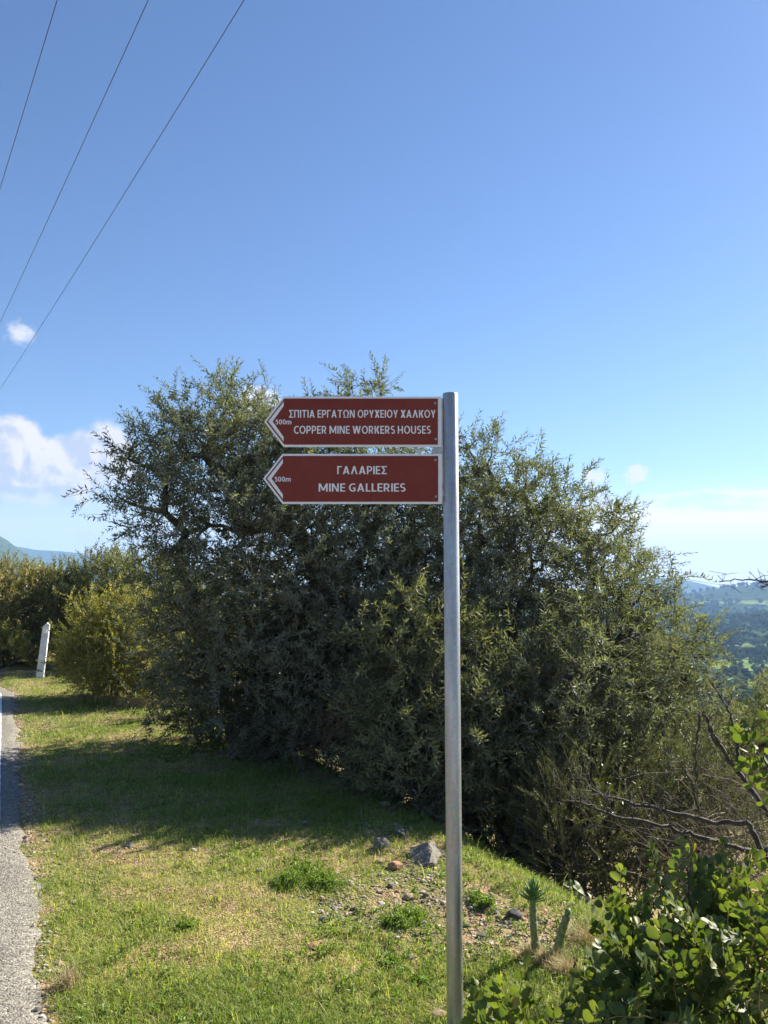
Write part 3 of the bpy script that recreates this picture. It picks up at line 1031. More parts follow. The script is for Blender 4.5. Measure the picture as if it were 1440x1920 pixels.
G_['K'] = (.64, [[bar_v(0, 0, 1)], [bar_d(.13, .42, .41, 1, .22)], [bar_d(.42, 0, .17, .58, .22)]])
G_['C'] = (.62, [band_(.41, .5, .41, .515, 52, 308)])
G_['M'] = (.92, [[bar_v(0, 0, 1)], [bar_v(.735, 0, 1)], [bar_d(.375, .14, .02, 1, .17)], [bar_d(.375, .14, .73, 1, .17)]])
G_['W'] = (1.10, [[bar_d(.21, 0, 0, 1)], [bar_d(.21, 0, .4475, 1)], [bar_d(.685, 0, .4475, 1)], [bar_d(.685, 0, .895, 1)]])
G_['S'] = (.54, [band_(.275, .725, .275, .29, 40, 272), band_(.265, .275, .275, .29, 92, -140)])
G_['H'] = (.70, [[bar_v(0, 0, 1)], [bar_v(.515, 0, 1)], [bar_h(.1, .6, .42)]])
G_['U'] = (.68, [[bar_v(0, .36, 1)], [bar_v(.495, .36, 1)], band_(.34, .365, .34, .38, 180, 360)])
G_['G'] = (.70, [band_(.42, .5, .42, .515, 56, 300), [bar_v(.505, .055, .50)], [bar_h(.40, .60, .36)]])
G_['L'] = (.47, [[bar_v(0, 0, 1)], [bar_h(.1, .47, 0)]])
G_['5'] = (.52, [[bar_h(.08, .48, .84)], [bar_v(.07, .50, .93)], band_(.23, .32, .29, .335, -135, 112)])
G_['0'] = (.56, [band_(.28, .5, .28, .51, 0, 360)])
G_['m'] = (.94, [[bar_v(0, 0, .72)], [bar_v(.3775, 0, .46)], [bar_v(.755, 0, .46)], band_(.28, .44, .2825, .29, 0, 150), band_(.6575, .44, .2825, .29, 0, 150)])
for a_, b_ in zip('ΑΕΙΚΝΟΡΤΥΧ', 'AEIKNOPTYX'):
    G_[a_] = G_[b_]


def text_part(body, px0, px1, py0, py1, parent):
    P_, x = [], 0.0
    for ch in body:
        if ch == ' ':
            x += .26; continue
        w, strokes = G_[ch]
        for si, st in enumerate(strokes):
            for poly in st:
                P_.append(([(x + a, b) for a, b in poly], si))
        x += w + .115
    x -= .115
    x0, z1 = sp_(px0, py0, PY - .003); x1, z0 = sp_(px1, py1, PY - .003)
    mb = MB()
    for poly, si in P_:
        q = [(x0 + a / x * (x1 - x0), z0 + b * (z1 - z0)) for a, b in poly]
        ar = sum(q[i][0] * q[(i + 1) % 4][1] - q[(i + 1) % 4][0] * q[i][1] for i in range(4))
        if ar < 0: q = q[::-1]
        mb.prism(q, PY - .0021 - .00006 * si, PY - .0016)
    return mb.build('lettering', MT['sign_white'], parent)


def panel(tip, sh, top, bot, mid, right, texts, chev, bolts, label):
    mb = MB()
    mb.prism(inset_arrow(tip, sh, top, bot, right, mid), PY, PY + .004)
    pn = mb.build('arrow_panel', MT['sign_white'], sign)
    pn['label'] = label
    fb = MB()
    fb.prism(inset_arrow(tip + 4.6, sh + 1.7, top + 4.0, bot - 4.2, right - 7, mid), PY - .0015, PY - .0001)
    fb.build('brown_face', MT['sign_brown'], pn)
    cb = MB()
    (ax, ay0, ay1), (bx, by), ix, (iy0, iy1) = chev
    up_ = [sp_(ax, ay0), sp_(bx, by), sp_(ix, by), sp_(ax, iy0)]
    dn_ = [sp_(bx, by), sp_(ax, ay1), sp_(ax, iy1), sp_(ix, by)]
    cb.prism(up_, PY - .0026, PY - .0016)
    cb.prism(dn_, PY - .0026, PY - .0016)
    cb.build('arrow_chevron', MT['sign_white'], pn)
    for t_ in texts:
        text_part(*t_[:5], pn, *t_[5:])
    for bx_, by_ in bolts:
        x, z = sp_(bx_, by_)
        bb = MB()
        aa = np.linspace(0, 2 * PI, 14, endpoint=False)
        rr_ = [(.0052, 0.0), (.0052, .0016), (.0040, .0030), (.0026, .0032), (.0022, .0018), (.0004, .0018)]
        V = np.concatenate([np.stack([x + r * np.cos(aa), np.full(14, PY - .0016 - h), z + r * np.sin(aa)], 1) for r, h in rr_])
        F = [(i * 14 + k, (i + 1) * 14 + k, (i + 1) * 14 + (k + 1) % 14, i * 14 + (k + 1) % 14) for i in range(5) for k in range(14)]
        bb.add(V, F)
        bb.build('rivet', MT['bolt'], pn, smooth=True)
    return pn


panel(495.3, 531.6, 743.5, 838, 791, 828,
      [("ΣΠΙΤΙΑ ΕΡΓΑΤΩΝ ΟΡΥΧΕΙΟΥ ΧΑΛΚΟΥ", 542, 817, 768.6, 783.0), ("COPPER MINE WORKERS HOUSES", 551, 808, 798.4, 813.0), ("500m", 516.3, 546.4, 786.4, 795.6)],
      ((531.9, 753.5, 827.9), (503.3, 790.5), 511.2, (761.5, 819.5)), [(816, 756.2), (817, 823.6)],
      'upper arrow panel to the copper mine workers houses')
panel(493.3, 529.6, 851.0, 945, 897.5, 828.5,
      [("ΓΑΛΑΡΙΕΣ", 632.3, 725.5, 873.8, 889.0), ("MINE GALLERIES", 597.6, 760.4, 906.4, 921.6), ("500m", 514.8, 545.2, 893.8, 903.0)],
      ((530.4, 860.5, 935.2), (501.2, 897.6), 509.2, (868.6, 927)), [(816.2, 862.6), (817.2, 931.2)],
      'lower arrow panel to the mine galleries')
mb = MB()
x0, zt = sp_(811, 747, PY + .006); x1, zb = sp_(831.5, 942, PY + .006)
mb.box((x0, PY + .0045, zb), (x1, PY + .0095, zt))
mb.build('mounting_plate', MT['galv'], sign)
for wy0, wy1 in ((757, 774), (846, 859), (906, 919), (930, 941)):
    mb = MB()
    x, z1 = sp_(829.3, wy0, PY); _, z0 = sp_(829.3, wy1, PY)
    zs = np.linspace(z0, z1, 6)
    mb.tube([(x + .0015 * random.random(), PY + .007, z) for z in zs], [.0025, .005, .0042, .0052, .0042, .002], 7)
    mb.build('weld_bead', MT['galv'], sign, smooth=True)

# ------------------------------------------------------------------ white marker post by the bend
b = hit(75, 1271)
Yp = b[1]
root = empty('marker_post', b)
tag(root, 'slim white roadside marker post leaning among the bushes at the bend', 'post')


def ring(c, hw, hd):
    return [(c[0] - hw, c[1] - hd, c[2]), (c[0] + hw, c[1] - hd * .75, c[2] - hw * .0), (c[0] + hw * .7, c[1] + hd, c[2]), (c[0] - hw * .7, c[1] + hd, c[2])]


c0 = at(75, 1278, Yp); c1 = at(88, 1175, Yp); k = Yp / FOC
mb = MB()
r0 = ring(c0, 6.6 * k, .05); r1 = ring(c1, 5.9 * k, .045)
topz = [c1[2] + .02, c1[2] + .055, c1[2] + .02, c1[2] - .01]
tp = [(r1[0][0], r1[0][1], at(0, 1175, Yp)[2]), (r1[1][0], r1[1][1], at(0, 1171, Yp)[2]), (r1[2][0], r1[2][1], at(0, 1172, Yp)[2]), (r1[3][0], r1[3][1], at(0, 1176, Yp)[2])]
pk = [((tp[0][0] * .4 + tp[1][0] * .6), tp[0][1] + .012, at(0, 1167.5, Yp)[2]), ((tp[3][0] * .4 + tp[2][0] * .6), tp[3][1] - .012, at(0, 1167.5, Yp)[2])]
mb.add(np.array(r0 + tp + pk), [(0, 1, 5, 8, 4), (1, 2, 6, 5), (2, 3, 7, 9, 6), (3, 0, 4, 7), (4, 8, 9, 7), (5, 6, 9, 8), (3, 2, 1, 0)])
mb.build('marker_body', MT['post_white'], root)
mb = MB()
q = at(87, 1182, Yp)
mb.box((q[0] - 3.2 * k, r1[0][1] - .012, q[2] - 5 * k), (q[0] + 3.8 * k, r1[0][1] + .004, q[2] + 5 * k))
mb.build('reflector', MT['reflector'], root)
mb = MB()
for i in range(4):
    q = at(73 + i * 2.2 + random.uniform(-.5, .5), 1257 + random.uniform(-1.5, 1.5), Yp)
    mb.box((q[0] - .012, r0[0][1] - .006, q[2] - .008), (q[0] + .010, r0[0][1] + .004, q[2] + .012))
mb.build('dirt_mark', MT['post_black'], root)

# ------------------------------------------------------------------ stones
def rock_mesh(seed, sub=2, flat=.8, cuts=5):
    import bmesh
    rg = np.random.default_rng(seed)
    bm = bmesh.new()
    bmesh.ops.create_icosphere(bm, subdivisions=sub, radius=1)
    nrmls = unit(rg.normal(0, 1, (cuts, 3))); dist = rg.uniform(.50, .80, cuts) if cuts > 6 else rg.uniform(.55, .85, cuts)
    for v in bm.verts:
        p = np.array(v.co)
        for n_, d_ in zip(nrmls, dist):
            h = p @ n_ - d_
            if h > 0: p = p - n_ * h
        p = p * (1 + (.22 if cuts > 8 else .10) * (float(fbm(p[0] * 2.3 + seed, p[1] * 2.3 + p[2] * 1.7, seed % 50, 3)) - .5) * 2)
        v.co = (p[0], p[1], p[2] * flat)
    me = bpy.data.meshes.new('rock')
    bm.to_mesh(me); bm.free()
    return me


ROCKS = [
    # px, py(centre), width px, height px, material, label
    (802, 1584, 72, 60, 'rock_pale', 'large pale grey boulder set into the bank just behind the pole'),
    (742, 1623, 26, 16, 'rock_rust', 'orange-tan stone at the edge of the bank left of the grey boulder'),
    (711, 1616, 14, 9, 'rock_tan', 'small tan stone beside the orange-tan stone at the bank edge'),
    (486, 1632, 15, 10, 'rock_pale', 'lone pale stone in the short grass left of the round green herb clump'),
    (766, 1681, 19, 13, 'rock_tan', 'brown rounded stone on the gravel behind the small green clump'),
    (734, 1659, 13, 9, 'rock_grey', 'small grey stone above the gravel patch'),
    (587, 1776, 20, 12, 'rock_rust', 'flat reddish stone alone in the sunlit grass'),
    (794, 1734, 16, 11, 'rock_pale', 'whitish stone in front of the small green clump'),
    (873, 1686, 15, 13, 'rock_tan', 'tan stone touching the right side of the pole in view'),
    (876, 1736, 18, 11, 'rock_pale', 'pale flat stone just right of the pole'),
    (966, 1712, 26, 30, 'rock_dark', 'upright dark grey rock left of the cactus'),
    (914, 1706, 16, 12, 'rock_rust', 'orange stone between the pole and the dark grey rock'),
    (799, 1678, 12, 9, 'rock_grey', 'little grey stone left of the pole'),
    (1124, 1804, 40, 26, 'rock_tan', 'broad tan rock beside the leafy carob bush'),
    (240, 1586, 16, 10, 'rock_pale', 'white chipped stone at the edge of the tree shadow'),
    (721, 1507, 20, 13, 'rock_tan', 'brown stone in the shade at the top of the bank'),
    (716, 1581, 26, 22, 'rock_grey', 'shaded grey stone left of the large boulder'),
    (752, 1562, 22, 18, 'rock_dark', 'dark broken stone tucked against the large boulder'),
    (64, 1896, 16, 12, 'rock_dark', 'dark lump of asphalt at the crumbling road edge'),
    (21, 1698, 8, 6, 'rock_dark', 'tiny dark stone lying on the bare road'),
    (606, 1722, 13, 9, 'rock_grey', 'grey stone at the near end of the gravel patch'),
    (663, 1705, 11, 8, 'rock_pale', 'pale pebble in the middle of the gravel patch'),
    (770, 1796, 14, 9, 'rock_grey', 'grey flat stone in the grass left of the pole foot'),
    (846, 1880, 20, 12, 'rock_tan', 'tan stone at the foot of the pole'),
    (822, 1905, 28, 14, 'rock_tan', 'rough tan stone low beside the foot of the pole'),
    (566, 1544, 18, 9, 'rock_grey', 'grey stone on the bare patch in the tree shadow'),
    (1040, 1785, 14, 9, 'rock_tan', 'small tan stone between the two cactus stems'),
    (940, 1722, 15, 10, 'rock_tan', 'tan stone leaning on the dark grey rock'),
    (905, 1755, 20, 12, 'rock_dark', 'dark flat stone in the dry soil right of the pole'),
    (850, 1795, 12, 8, 'rock_pale', 'pale chip of stone lying behind the pole'),
]
gravel_spots = []
for i, (px, py, w, h, mt, lab) in enumerate(ROCKS):
    p = hit(px, py + h * .42)
    k = p[1] / FOC
    big_ = w > 35
    me = rock_mesh(60 + i, 4 if big_ else (3 if w > 20 else 2), .9, 9 if big_ else 6)
    o = link('rock', me, None, [MT[mt]])
    o.scale = (w * k * .58, w * k * .55, h * k * .62)
    if px == 802: o.scale = (.165, .17, .15)
    o.location = (p[0], p[1] + w * k * .3, p[2] + h * k * (.12 if big_ else .18))
    o.rotation_euler = (random.uniform(-.2, .2), random.uniform(-.25, .25), random.uniform(0, 6.28))
    if px == 802:
        o.location.z -= .05
        o.rotation_euler = (.1, .2, 1.9)
    tag(o, lab, 'rock')

# pebbles and chips
def chips(n, px_fn, size, seed):
    rg = np.random.default_rng(seed)
    ico = rock_mesh(400, 1, .8, 3)
    vv = np.zeros(len(ico.vertices) * 3); ico.vertices.foreach_get('co', vv); vv = vv.reshape(-1, 3)
    ff = np.array([list(p.vertices) for p in ico.polygons])
    bpy.data.meshes.remove(ico)
    pts = px_fn(rg, n)
    n = len(pts)
    s = size[0] * np.exp(rg.normal(0, .5, n)); s = np.clip(s, size[0] * .4, size[1])
    A = rg.normal(0, 1, (n, 3, 3)); Qm, _ = np.linalg.qr(A)
    v = np.einsum('nij,vj->nvi', Qm, vv * rg.uniform(.75, 1.2, vv.shape)) * (s[:, None] * np.stack([rg.uniform(.8, 1.4, n), rg.uniform(.8, 1.2, n), rg.uniform(.5, .9, n)], 1))[:, None, :]
    v += pts[:, None, :] + np.array([0, 0, 1]) * (s * .02)[:, None, None]
    f = ff[None] + (np.arange(n) * len(vv))[:, None, None]
    return v.reshape(-1, 3), f.reshape(-1, 3), np.repeat(rg.uniform(0, 1, n), len(ff))


m, t = new_mat('gravel')
at_ = N(t, 'ShaderNodeAttribute', attribute_name='tint')
cr = t.nodes.new('ShaderNodeValToRGB')
cr.color_ramp.interpolation = 'CONSTANT'
els = cr.color_ramp.elements
els[0].color = (.24, .19, .14, 1)
els[1].position = .2; els[1].color = (.40, .29, .18, 1)
for ps, cl in ((.42, (.30, .26, .22, 1)), (.6, (.50, .40, .28, 1)), (.75, (.40, .21, .11, 1)), (.86, (.55, .52, .47, 1)), (.95, (.10, .095, .09, 1))):
    e = els.new(ps); e.color = cl
t.links.new(at_.outputs['Fac'], cr.inputs[0])
pn_ = NOISE(t, ocoord(t), 60, 4, .6)
finish(t, bsdf(t, MIX(t, .5, cr.outputs[0], MIX(t, pn_, cr.outputs[0], (.2, .17, .14))), .9, 0, .25, bumpn(t, pn_, .6, .004)).outputs[0])
MT['gravel'] = m


def patch_fn(spots):
    def fn(rg, n):
        P_ = []
        for _ in range(n):
            cx, cy, rx, ry = spots[rg.integers(len(spots))]
            P_.append((cx + rg.normal(0, .5) * rx, cy + rg.normal(0, .5) * ry))
        P_ = np.array(P_)
        return np.stack([P_[:, 0], P_[:, 1], terrain(P_[:, 0], P_[:, 1])], 1)
    return fn


def spot(px, py, wpx, hy):
    p = hit(px, py)
    return (p[0], p[1], wpx * p[1] / FOC, hy)


v, f, ti = chips(3000, patch_fn([spot(690, 1690, 190, .36), spot(690, 1690, 150, .3), spot(760, 1660, 140, .36), spot(620, 1700, 70, .2), spot(820, 1680, 60, .25), spot(900, 1720, 90, .25), spot(960, 1740, 60, .2),
                                 spot(740, 1740, 90, .2), spot(790, 1610, 60, .25), spot(800, 1640, 70, .2), spot(880, 1690, 70, .2), spot(980, 1735, 60, .2), spot(1040, 1760, 60, .2), spot(760, 1560, 60, .3), spot(860, 1790, 60, .2), spot(840, 1890, 60, .12), spot(700, 1560, 60, .3), spot(930, 1780, 60, .15)]), (.006, .017), 71)
tag(link('gravel', mesh_np('gravel', v, [f], None, ti), None, [MT['gravel']]), 'loose tan and grey stone chips on the bare soil of the verge', kind='stuff')


def edge_fn(rg, n):
    y = rg.uniform(2.3, 12, n) ** 1
    o = np.abs(rg.normal(0, .11, n)) - .03
    x = road_edge(y) + o
    x2 = np.concatenate([x, rg.normal(-1.55, .55, 600)]); y2 = np.concatenate([y, rg.normal(5.2, .35, 600)])
    far = np.clip(rg.normal(9.4, .5, 500), 8, 11)
    x2 = np.concatenate([x2, road_edge(far) + np.abs(rg.normal(.25, .25, 500))]); y2 = np.concatenate([y2, far])
    return np.stack([x2, y2, np.maximum(terrain(x2, y2), np.where(x2 < road_edge(y2) - .02, .004, -9))], 1)


v, f, ti = chips(1900, edge_fn, (.006, .022), 72)
tag(link('road_chippings', mesh_np('road_chippings', v, [f], None, ti), None, [MT['gravel']]), 'grey chippings scattered along the broken road edge', kind='stuff')

# ------------------------------------------------------------------ grass
def blades(P, h, w, lean, tint, seed, wild=1.0):
    rg = np.random.default_rng(seed)
    n = len(P)
    a = rg.uniform(0, 2 * PI, n)
    d = np.stack([np.cos(a), np.sin(a), np.zeros(n)], 1)
    a2 = a + PI / 2 + rg.normal(0, .5, n)
    side = np.stack([np.cos(a2), np.sin(a2), np.zeros(n)], 1)
    L = lean * rg.uniform(.2, 1.6, n) * wild
    b0 = P - side * w[:, None] / 2; b1 = P + side * w[:, None] / 2
    mid = P + d * (h * L * .35)[:, None] + np.array([0, 0, 1]) * (h * .6 / np.sqrt(1 + L * L * .3))[:, None]
    tip = P + d * (h * L)[:, None] + np.array([0, 0, 1]) * (h / np.sqrt(1 + L * L * .9))[:, None]
    m0 = mid - side * w[:, None] * .38; m1 = mid + side * w[:, None] * .38
    V = np.stack([b0, b1, m0, m1, tip], 1).reshape(-1, 3)
    o = np.arange(n) * 5
    Qd = np.stack([o, o + 1, o + 3, o + 2], 1); Tr = np.stack([o + 2, o + 3, o + 4], 1)
    return V, Qd, Tr, np.concatenate([tint, tint])


def grass_field():
    rg = np.random.default_rng(77)
    n = 530000
    r = 2.3 * (15.5 / 2.3) ** rg.uniform(0, 1, n) ** .95
    a = np.radians(rg.uniform(-34, 30, n))
    x, y = r * np.sin(a), r * np.cos(a)
    s = (x - road_edge(y)) * .898
    s2 = s_of(x, y)
    big_n = fbm(x * .8, y * .8, 51, 4); med = fbm(x * 2.6, y * 2.6, 52, 4); fine = fbm(x * 9, y * 9, 53, 3)
    # thin on the gravel and at the road edge, lush near the camera and in the shaded hollow
    dens = .60 + 1.1 * (med - .36) + .75 * (fine - .5)
    for px, py, rx, ry, am in ((690, 1700, .34, .36, .85), (770, 1665, .30, .3, .85), (860, 1700, .30, .3, .85), (940, 1745, .28, .24, .95), (840, 1760, .25, .2, .65), (800, 1600, .3, .3, .6), (600, 1720, .25, .2, .45), (1000, 1770, .2, .2, .7), (790, 1625, .22, .18, .6), (720, 1560, .3, .35, .45), (890, 1680, .22, .2, .7), (980, 1725, .25, .2, .7), (230, 1590, .5, .25, .5), (540, 1545, .4, .25, .5), (1090, 1800, .3, .3, .5)):
        q = hit(px, py)
        dens -= am * np.exp(-((x - q[0]) / rx) ** 2 - ((y - q[1]) / ry) ** 2) * np.clip(.35 + 1.5 * (med - .3), .3, 1.3)
    dens -= .22 * np.exp(-((y - 5.5) / .55) ** 2) * (x < -.4)
    dens += .22 * np.clip((3.9 - y) / .8, 0, 1) + .25 * np.exp(-((x + .3) / .8) ** 2 - ((y - 6.4) / .8) ** 2)
    dens *= np.clip((s + .01 + .10 * (fine - .45)) / .15, 0, 1) * np.clip((3.1 - s2) / .8, 0, 1)
    keep = rg.uniform(0, 1, n) < dens
    x, y, s, med, fine, big_n, r = (q[keep] for q in (x, y, s, med, fine, big_n, r))
    n = len(x)
    green = .62 + 1.2 * (big_n - .5) + .9 * (med - .5)
    green += .35 * np.clip((3.7 - y) / .6, 0, 1) + .5 * np.exp(-((x + .4) / .9) ** 2 - ((y - 6.6) / .9) ** 2)
    green -= .28 * np.exp(-((y - 5.0) / .9) ** 2) * np.clip((-.2 - x) / .5, 0, 1)
    green += .25 * np.clip((y - 8) / 2, 0, 1)
    lush = np.clip(green, 0, 1)
    u = rg.uniform(0, 1, n)
    tint = np.where(u < lush, rg.uniform(0, .35, n), rg.uniform(.35, .85, n))
    h = (.019 + .021 * lush * rg.uniform(.5, 1.3, n)) * rg.uniform(.6, 1.4, n) * (.8 + .5 * fine)
    tall = rg.uniform(0, 1, n) < .006
    h = np.where(tall, h * 2.6, h)
    flat = rg.uniform(0, 1, n) < .11
    tint = np.where(tall & (rg.uniform(0, 1, n) < .7), rg.uniform(.8, 1, n), tint)
    w = .0022 * rg.uniform(.7, 1.5, n) * (1 + r / 9)
    P = np.stack([x, y, terrain(x, y) - .002], 1)
    tint = np.where(flat, rg.uniform(.6, .96, n), tint)
    return blades(P, np.where(flat, h * .45, h), w, np.where(flat, 3.2, 1.0), tint, 78)


V, Qd, Tr, ti = grass_field()
print('grass blades', len(Tr))
tag(link('grass', mesh_np('grass', V, [Qd, Tr], None, ti), None, [MT['grass']]), 'short patchy grass, green and straw, covering the roadside verge', kind='stuff')


def tuft(name, label, cat, spots, n, h, mat, seed, w=.0026, lean=.7, trange=(.2, 1), group=None):
    rg = np.random.default_rng(seed)
    P_ = []
    for px, py, wpx, dy in spots:
        p = hit(px, py); k = p[1] / FOC
        m_ = n // len(spots)
        q = np.stack([p[0] + rg.normal(0, .42, m_) * wpx * k, p[1] + rg.normal(0, .42, m_) * dy], 1)
        P_.append(q)
    P_ = np.concatenate(P_)
    P3 = np.stack([P_[:, 0], P_[:, 1], terrain(P_[:, 0], P_[:, 1]) - .002], 1)
    nn = len(P3)
    V, Qd, Tr, ti = blades(P3, h * rg.uniform(.5, 1.3, nn), np.full(nn, w), lean, rg.uniform(*trange, nn), seed + 1)
    o = link(name, mesh_np(name, V, [Qd, Tr], None, ti), None, [MT[mat]])
    return tag(o, label, cat, group)


tuft('dry_grass_tuft', 'pale straw grass tuft round the foot of the cactus', 'grass tuft', [(1000, 1800, 28, .05), (1030, 1815, 30, .06), (1060, 1830, 30, .06)], 900, .075, 'straw', 201)
tuft('dry_grass_tuft', 'brown seedy grass stalks right of the leaning cactus stem', 'grass tuft', [(1090, 1770, 22, .06), (1105, 1780, 16, .06), (1120, 1760, 16, .05)], 260, .11, 'straw', 203, trange=(0, .5))
tuft('dry_grass_tuft', 'orange dry grass tuft at the road edge near the dark asphalt lump', 'grass tuft', [(125, 1855, 20, .07)], 260, .085, 'straw', 205, trange=(0, .3))
tuft('dry_grass_tuft', 'pale dry grass fringe below the yellow-green bush', 'grass tuft', [(160, 1312, 30, .25), (205, 1318, 30, .2), (250, 1322, 30, .2), (290, 1325, 25, .2)], 1600, .13, 'straw', 207, w=.006)


def herb(label, spots, n, h, seed, mat='herb'):
    """low cushion of small round leaves"""
    rg = np.random.default_rng(seed)
    Tm = [shoot_template(rg, h, 6, .018, .011, .95, droop=.1, bare=.25) for _ in range(5)]
    P_ = []
    for px, py, wpx, dy in spots:
        p = hit(px, py); k = p[1] / FOC; m_ = n // len(spots)
        rr_ = np.sqrt(rg.uniform(0, 1, m_)) * (1 + .45 * np.abs(rg.normal(0, 1, m_))); aa = rg.uniform(0, 6.28, m_)
        P_.append(np.stack([p[0] + rr_ * np.cos(aa) * wpx * k / 2, p[1] + rr_ * np.sin(aa) * dy, np.clip(1.1 - .8 * rr_, .3, 1)], 1))
    P_ = np.concatenate(P_)
    pos = np.stack([P_[:, 0], P_[:, 1], terrain(P_[:, 0], P_[:, 1]) - .004], 1)
    d = np.array([0, 0, 1.0]) + rg.normal(0, .4, pos.shape)
    v, f, mi, ti = place_shoots(Tm, pos, d, P_[:, 2] * rg.uniform(.7, 1.2, len(pos)), rg, rg.uniform(0, 1, len(pos)))
    o = link('herb_clump', mesh_np('herb_clump', v, [f], mi, ti), None, [MT[mat], MT[mat]])
    return tag(o, label, 'plant', 'green herb clumps on the verge')


herb('wide bright green herb cushion in the sun left of the gravel patch', [(545, 1658, 80, .12), (610, 1660, 70, .12), (575, 1640, 90, .14)], 900, .075, 211)
herb('small vivid green herb clump beside the gravel, left of the pole', [(770, 1722, 66, .10), (742, 1735, 50, .06)], 520, .06, 212)
herb('small green herb clump in the grass towards the road', [(350, 1738, 42, .07)], 150, .035, 213)
herb('ragged green herb clump low in front of the gravel, beside the pole', [(735, 1812, 42, .06), (790, 1850, 50, .06)], 260, .045, 214)
herb('green weeds on the stony bank just right of the pole', [(893, 1690, 36, .1), (915, 1700, 30, .08)], 240, .06, 215)
herb('yellow-green weeds half in shade along the rim of the bank', [(600, 1510, 80, .2), (640, 1520, 60, .2)], 420, .065, 216)



def weeds():
    rg = np.random.default_rng(301)
    n = 9000
    r = 2.4 * (11 / 2.4) ** rg.uniform(0, 1, n); a = np.radians(rg.uniform(-34, 26, n))
    x, y = r * np.sin(a), r * np.cos(a)
    s = (x - road_edge(y)) * .898; s2 = s_of(x, y)
    d = fbm(x * 1.6, y * 1.6, 56, 4) + .35 * (fbm(x * 7, y * 7, 57, 2) - .5)
    k = (d > .52 - .10 * np.clip((4.2 - y) / 1.5, 0, 1)) & (s > .06) & (s2 < 2.9)
    x, y = x[k], y[k]
    n = len(x)
    Tm = [shoot_template(rg, .045, 4, .016, .010, 1.15, droop=.2, bare=.3) for _ in range(6)]
    pos = np.stack([x, y, terrain(x, y) - .004], 1)
    v, f, mi, ti = place_shoots(Tm, pos, np.array([0, 0, 1.]) + rg.normal(0, .5, pos.shape), rg.uniform(.5, 1.25, n), rg, rg.uniform(0, 1, n))
    return mesh_np('weeds', v, [f], mi, ti)


tag(link('weeds', weeds(), None, [MT['herb'], MT['herb']]), 'tiny broad-leaved weeds mixed through the grass of the verge', kind='stuff')


def tangle(label, centers, n, seed, rmax=.003):
    rg = np.random.default_rng(seed)
    mb = MB()
    for _ in range(n):
        px, py, Y, r = centers[rg.integers(len(centers))]
        c = at(px, py, Y) + rg.normal(0, .45, 3) * r * Y / FOC
        c[2] = max(c[2], float(terrain(c[0], c[1])) + .02)
        d = unit(rg.normal(0, 1, 3) * np.array([1.2, .8, .6])); L = rg.uniform(.25, .8)
        b = rg.normal(0, .12, 3)
        f = np.linspace(0, 1, 6)[:, None]
        P_ = c + d * (f - .5) * L + b * np.sin(PI * f) + rg.normal(0, .012, (6, 3))
        mb.tube(P_, np.linspace(rmax, rmax * .35, 6) * rg.uniform(.5, 1.2), 4, cap=False)
    o = mb.build('twig_tangle', MT['dry_twig'], None)
    return tag(o, label, 'twigs', None, 'stuff')


MT['dry_twig'] = plain('dry_twig', (.115, .085, .06), .85, var=.35)
tangle('brown tangle of dry twigs in the shade at the foot of the olive trees', [(520, 1400, 7.0, 90), (600, 1430, 6.8, 90), (680, 1460, 6.5, 80), (640, 1380, 6.6, 80), (760, 1490, 6.2, 60), (840, 1530, 6.0, 60)], 170, 311)
tangle('grey tangle of dead twigs behind the bare-branched shrub', [(1380, 1530, 4.6, 80), (1320, 1590, 4.4, 80), (1400, 1620, 4.2, 70), (1250, 1600, 4.6, 70), (1420, 1480, 4.4, 60)], 150, 312, .0026)

# ------------------------------------------------------------------ cactus
cb_ = hit(1003, 1800)
Yc = cb_[1]; k = Yc / FOC
cac = empty('cactus', cb_)
tag(cac, 'two-stemmed green cactus with a leafy tuft, standing on the edge of the bank', 'cactus')


def cactus_stem(p0, p1, r0, r1, seed, spines=26):
    rg = np.random.default_rng(seed)
    mb = MB()
    n = 22; f = np.linspace(0, 1, n)
    pts = p0 + (p1 - p0) * f[:, None] + np.stack([.004 * np.sin(f * 5 + seed), .004 * np.cos(f * 4), 0 * f], 1)
    rad = (r0 + (r1 - r0) * f) * (1 + .09 * np.sin(f * 46 + seed)); rad[-1] *= .45; rad[-2] *= .85
    mb.tube(pts, rad, 10)
    st = mb.build('stem', MT['cactus'], cac, smooth=True)
    sb_ = MB()
    for i in range(spines):
        q = rg.uniform(.05, .98); a = rg.uniform(0, 6.28)
        p = pts[int(q * (n - 1))]; d = unit(np.array([math.cos(a), math.sin(a), rg.uniform(.1, .6)]))
        r = r0 + (r1 - r0) * q
        sb_.tube([p + d * r * .9, p + d * (r + rg.uniform(.008, .024))], [.0011, .0003], 3)
    sb_.build('spine_cluster', MT['spine'], st)['kind'] = 'stuff'
    return pts, st


top1 = at(1000, 1682, Yc)
pts, st1 = cactus_stem(np.array([cb_[0], Yc, cb_[2] - .02]), top1, 7.4 * k, 6.2 * k, 1)
p2 = hit(1040, 1797); pts2, st2 = cactus_stem(np.array([p2[0], p2[1], p2[2] - .02]), at(1066, 1703, p2[1]), 9.5 * k, 6 * k, 2)
rg = np.random.default_rng(9)
lm = MB()
V = []; nseg = 5
for i in range(nseg):
    f = i / (nseg - 1); r = .0042 * math.sin(PI * (.12 + .80 * f)) ** .7
    for q in range(5):
        V.append((r * math.cos(q * 1.2566), r * math.sin(q * 1.2566) + .006 * f * f, f * .045))
F = [(i * 5 + q, i * 5 + (q + 1) % 5, i * 5 + 5 + (q + 1) % 5, i * 5 + 5 + q) for i in range(nseg - 1) for q in range(5)] + [tuple(20 + q for q in range(5))]
lm.add(V, F)
leaf0 = lm.build('leaf', MT['cactus_leaf'], None, smooth=True)
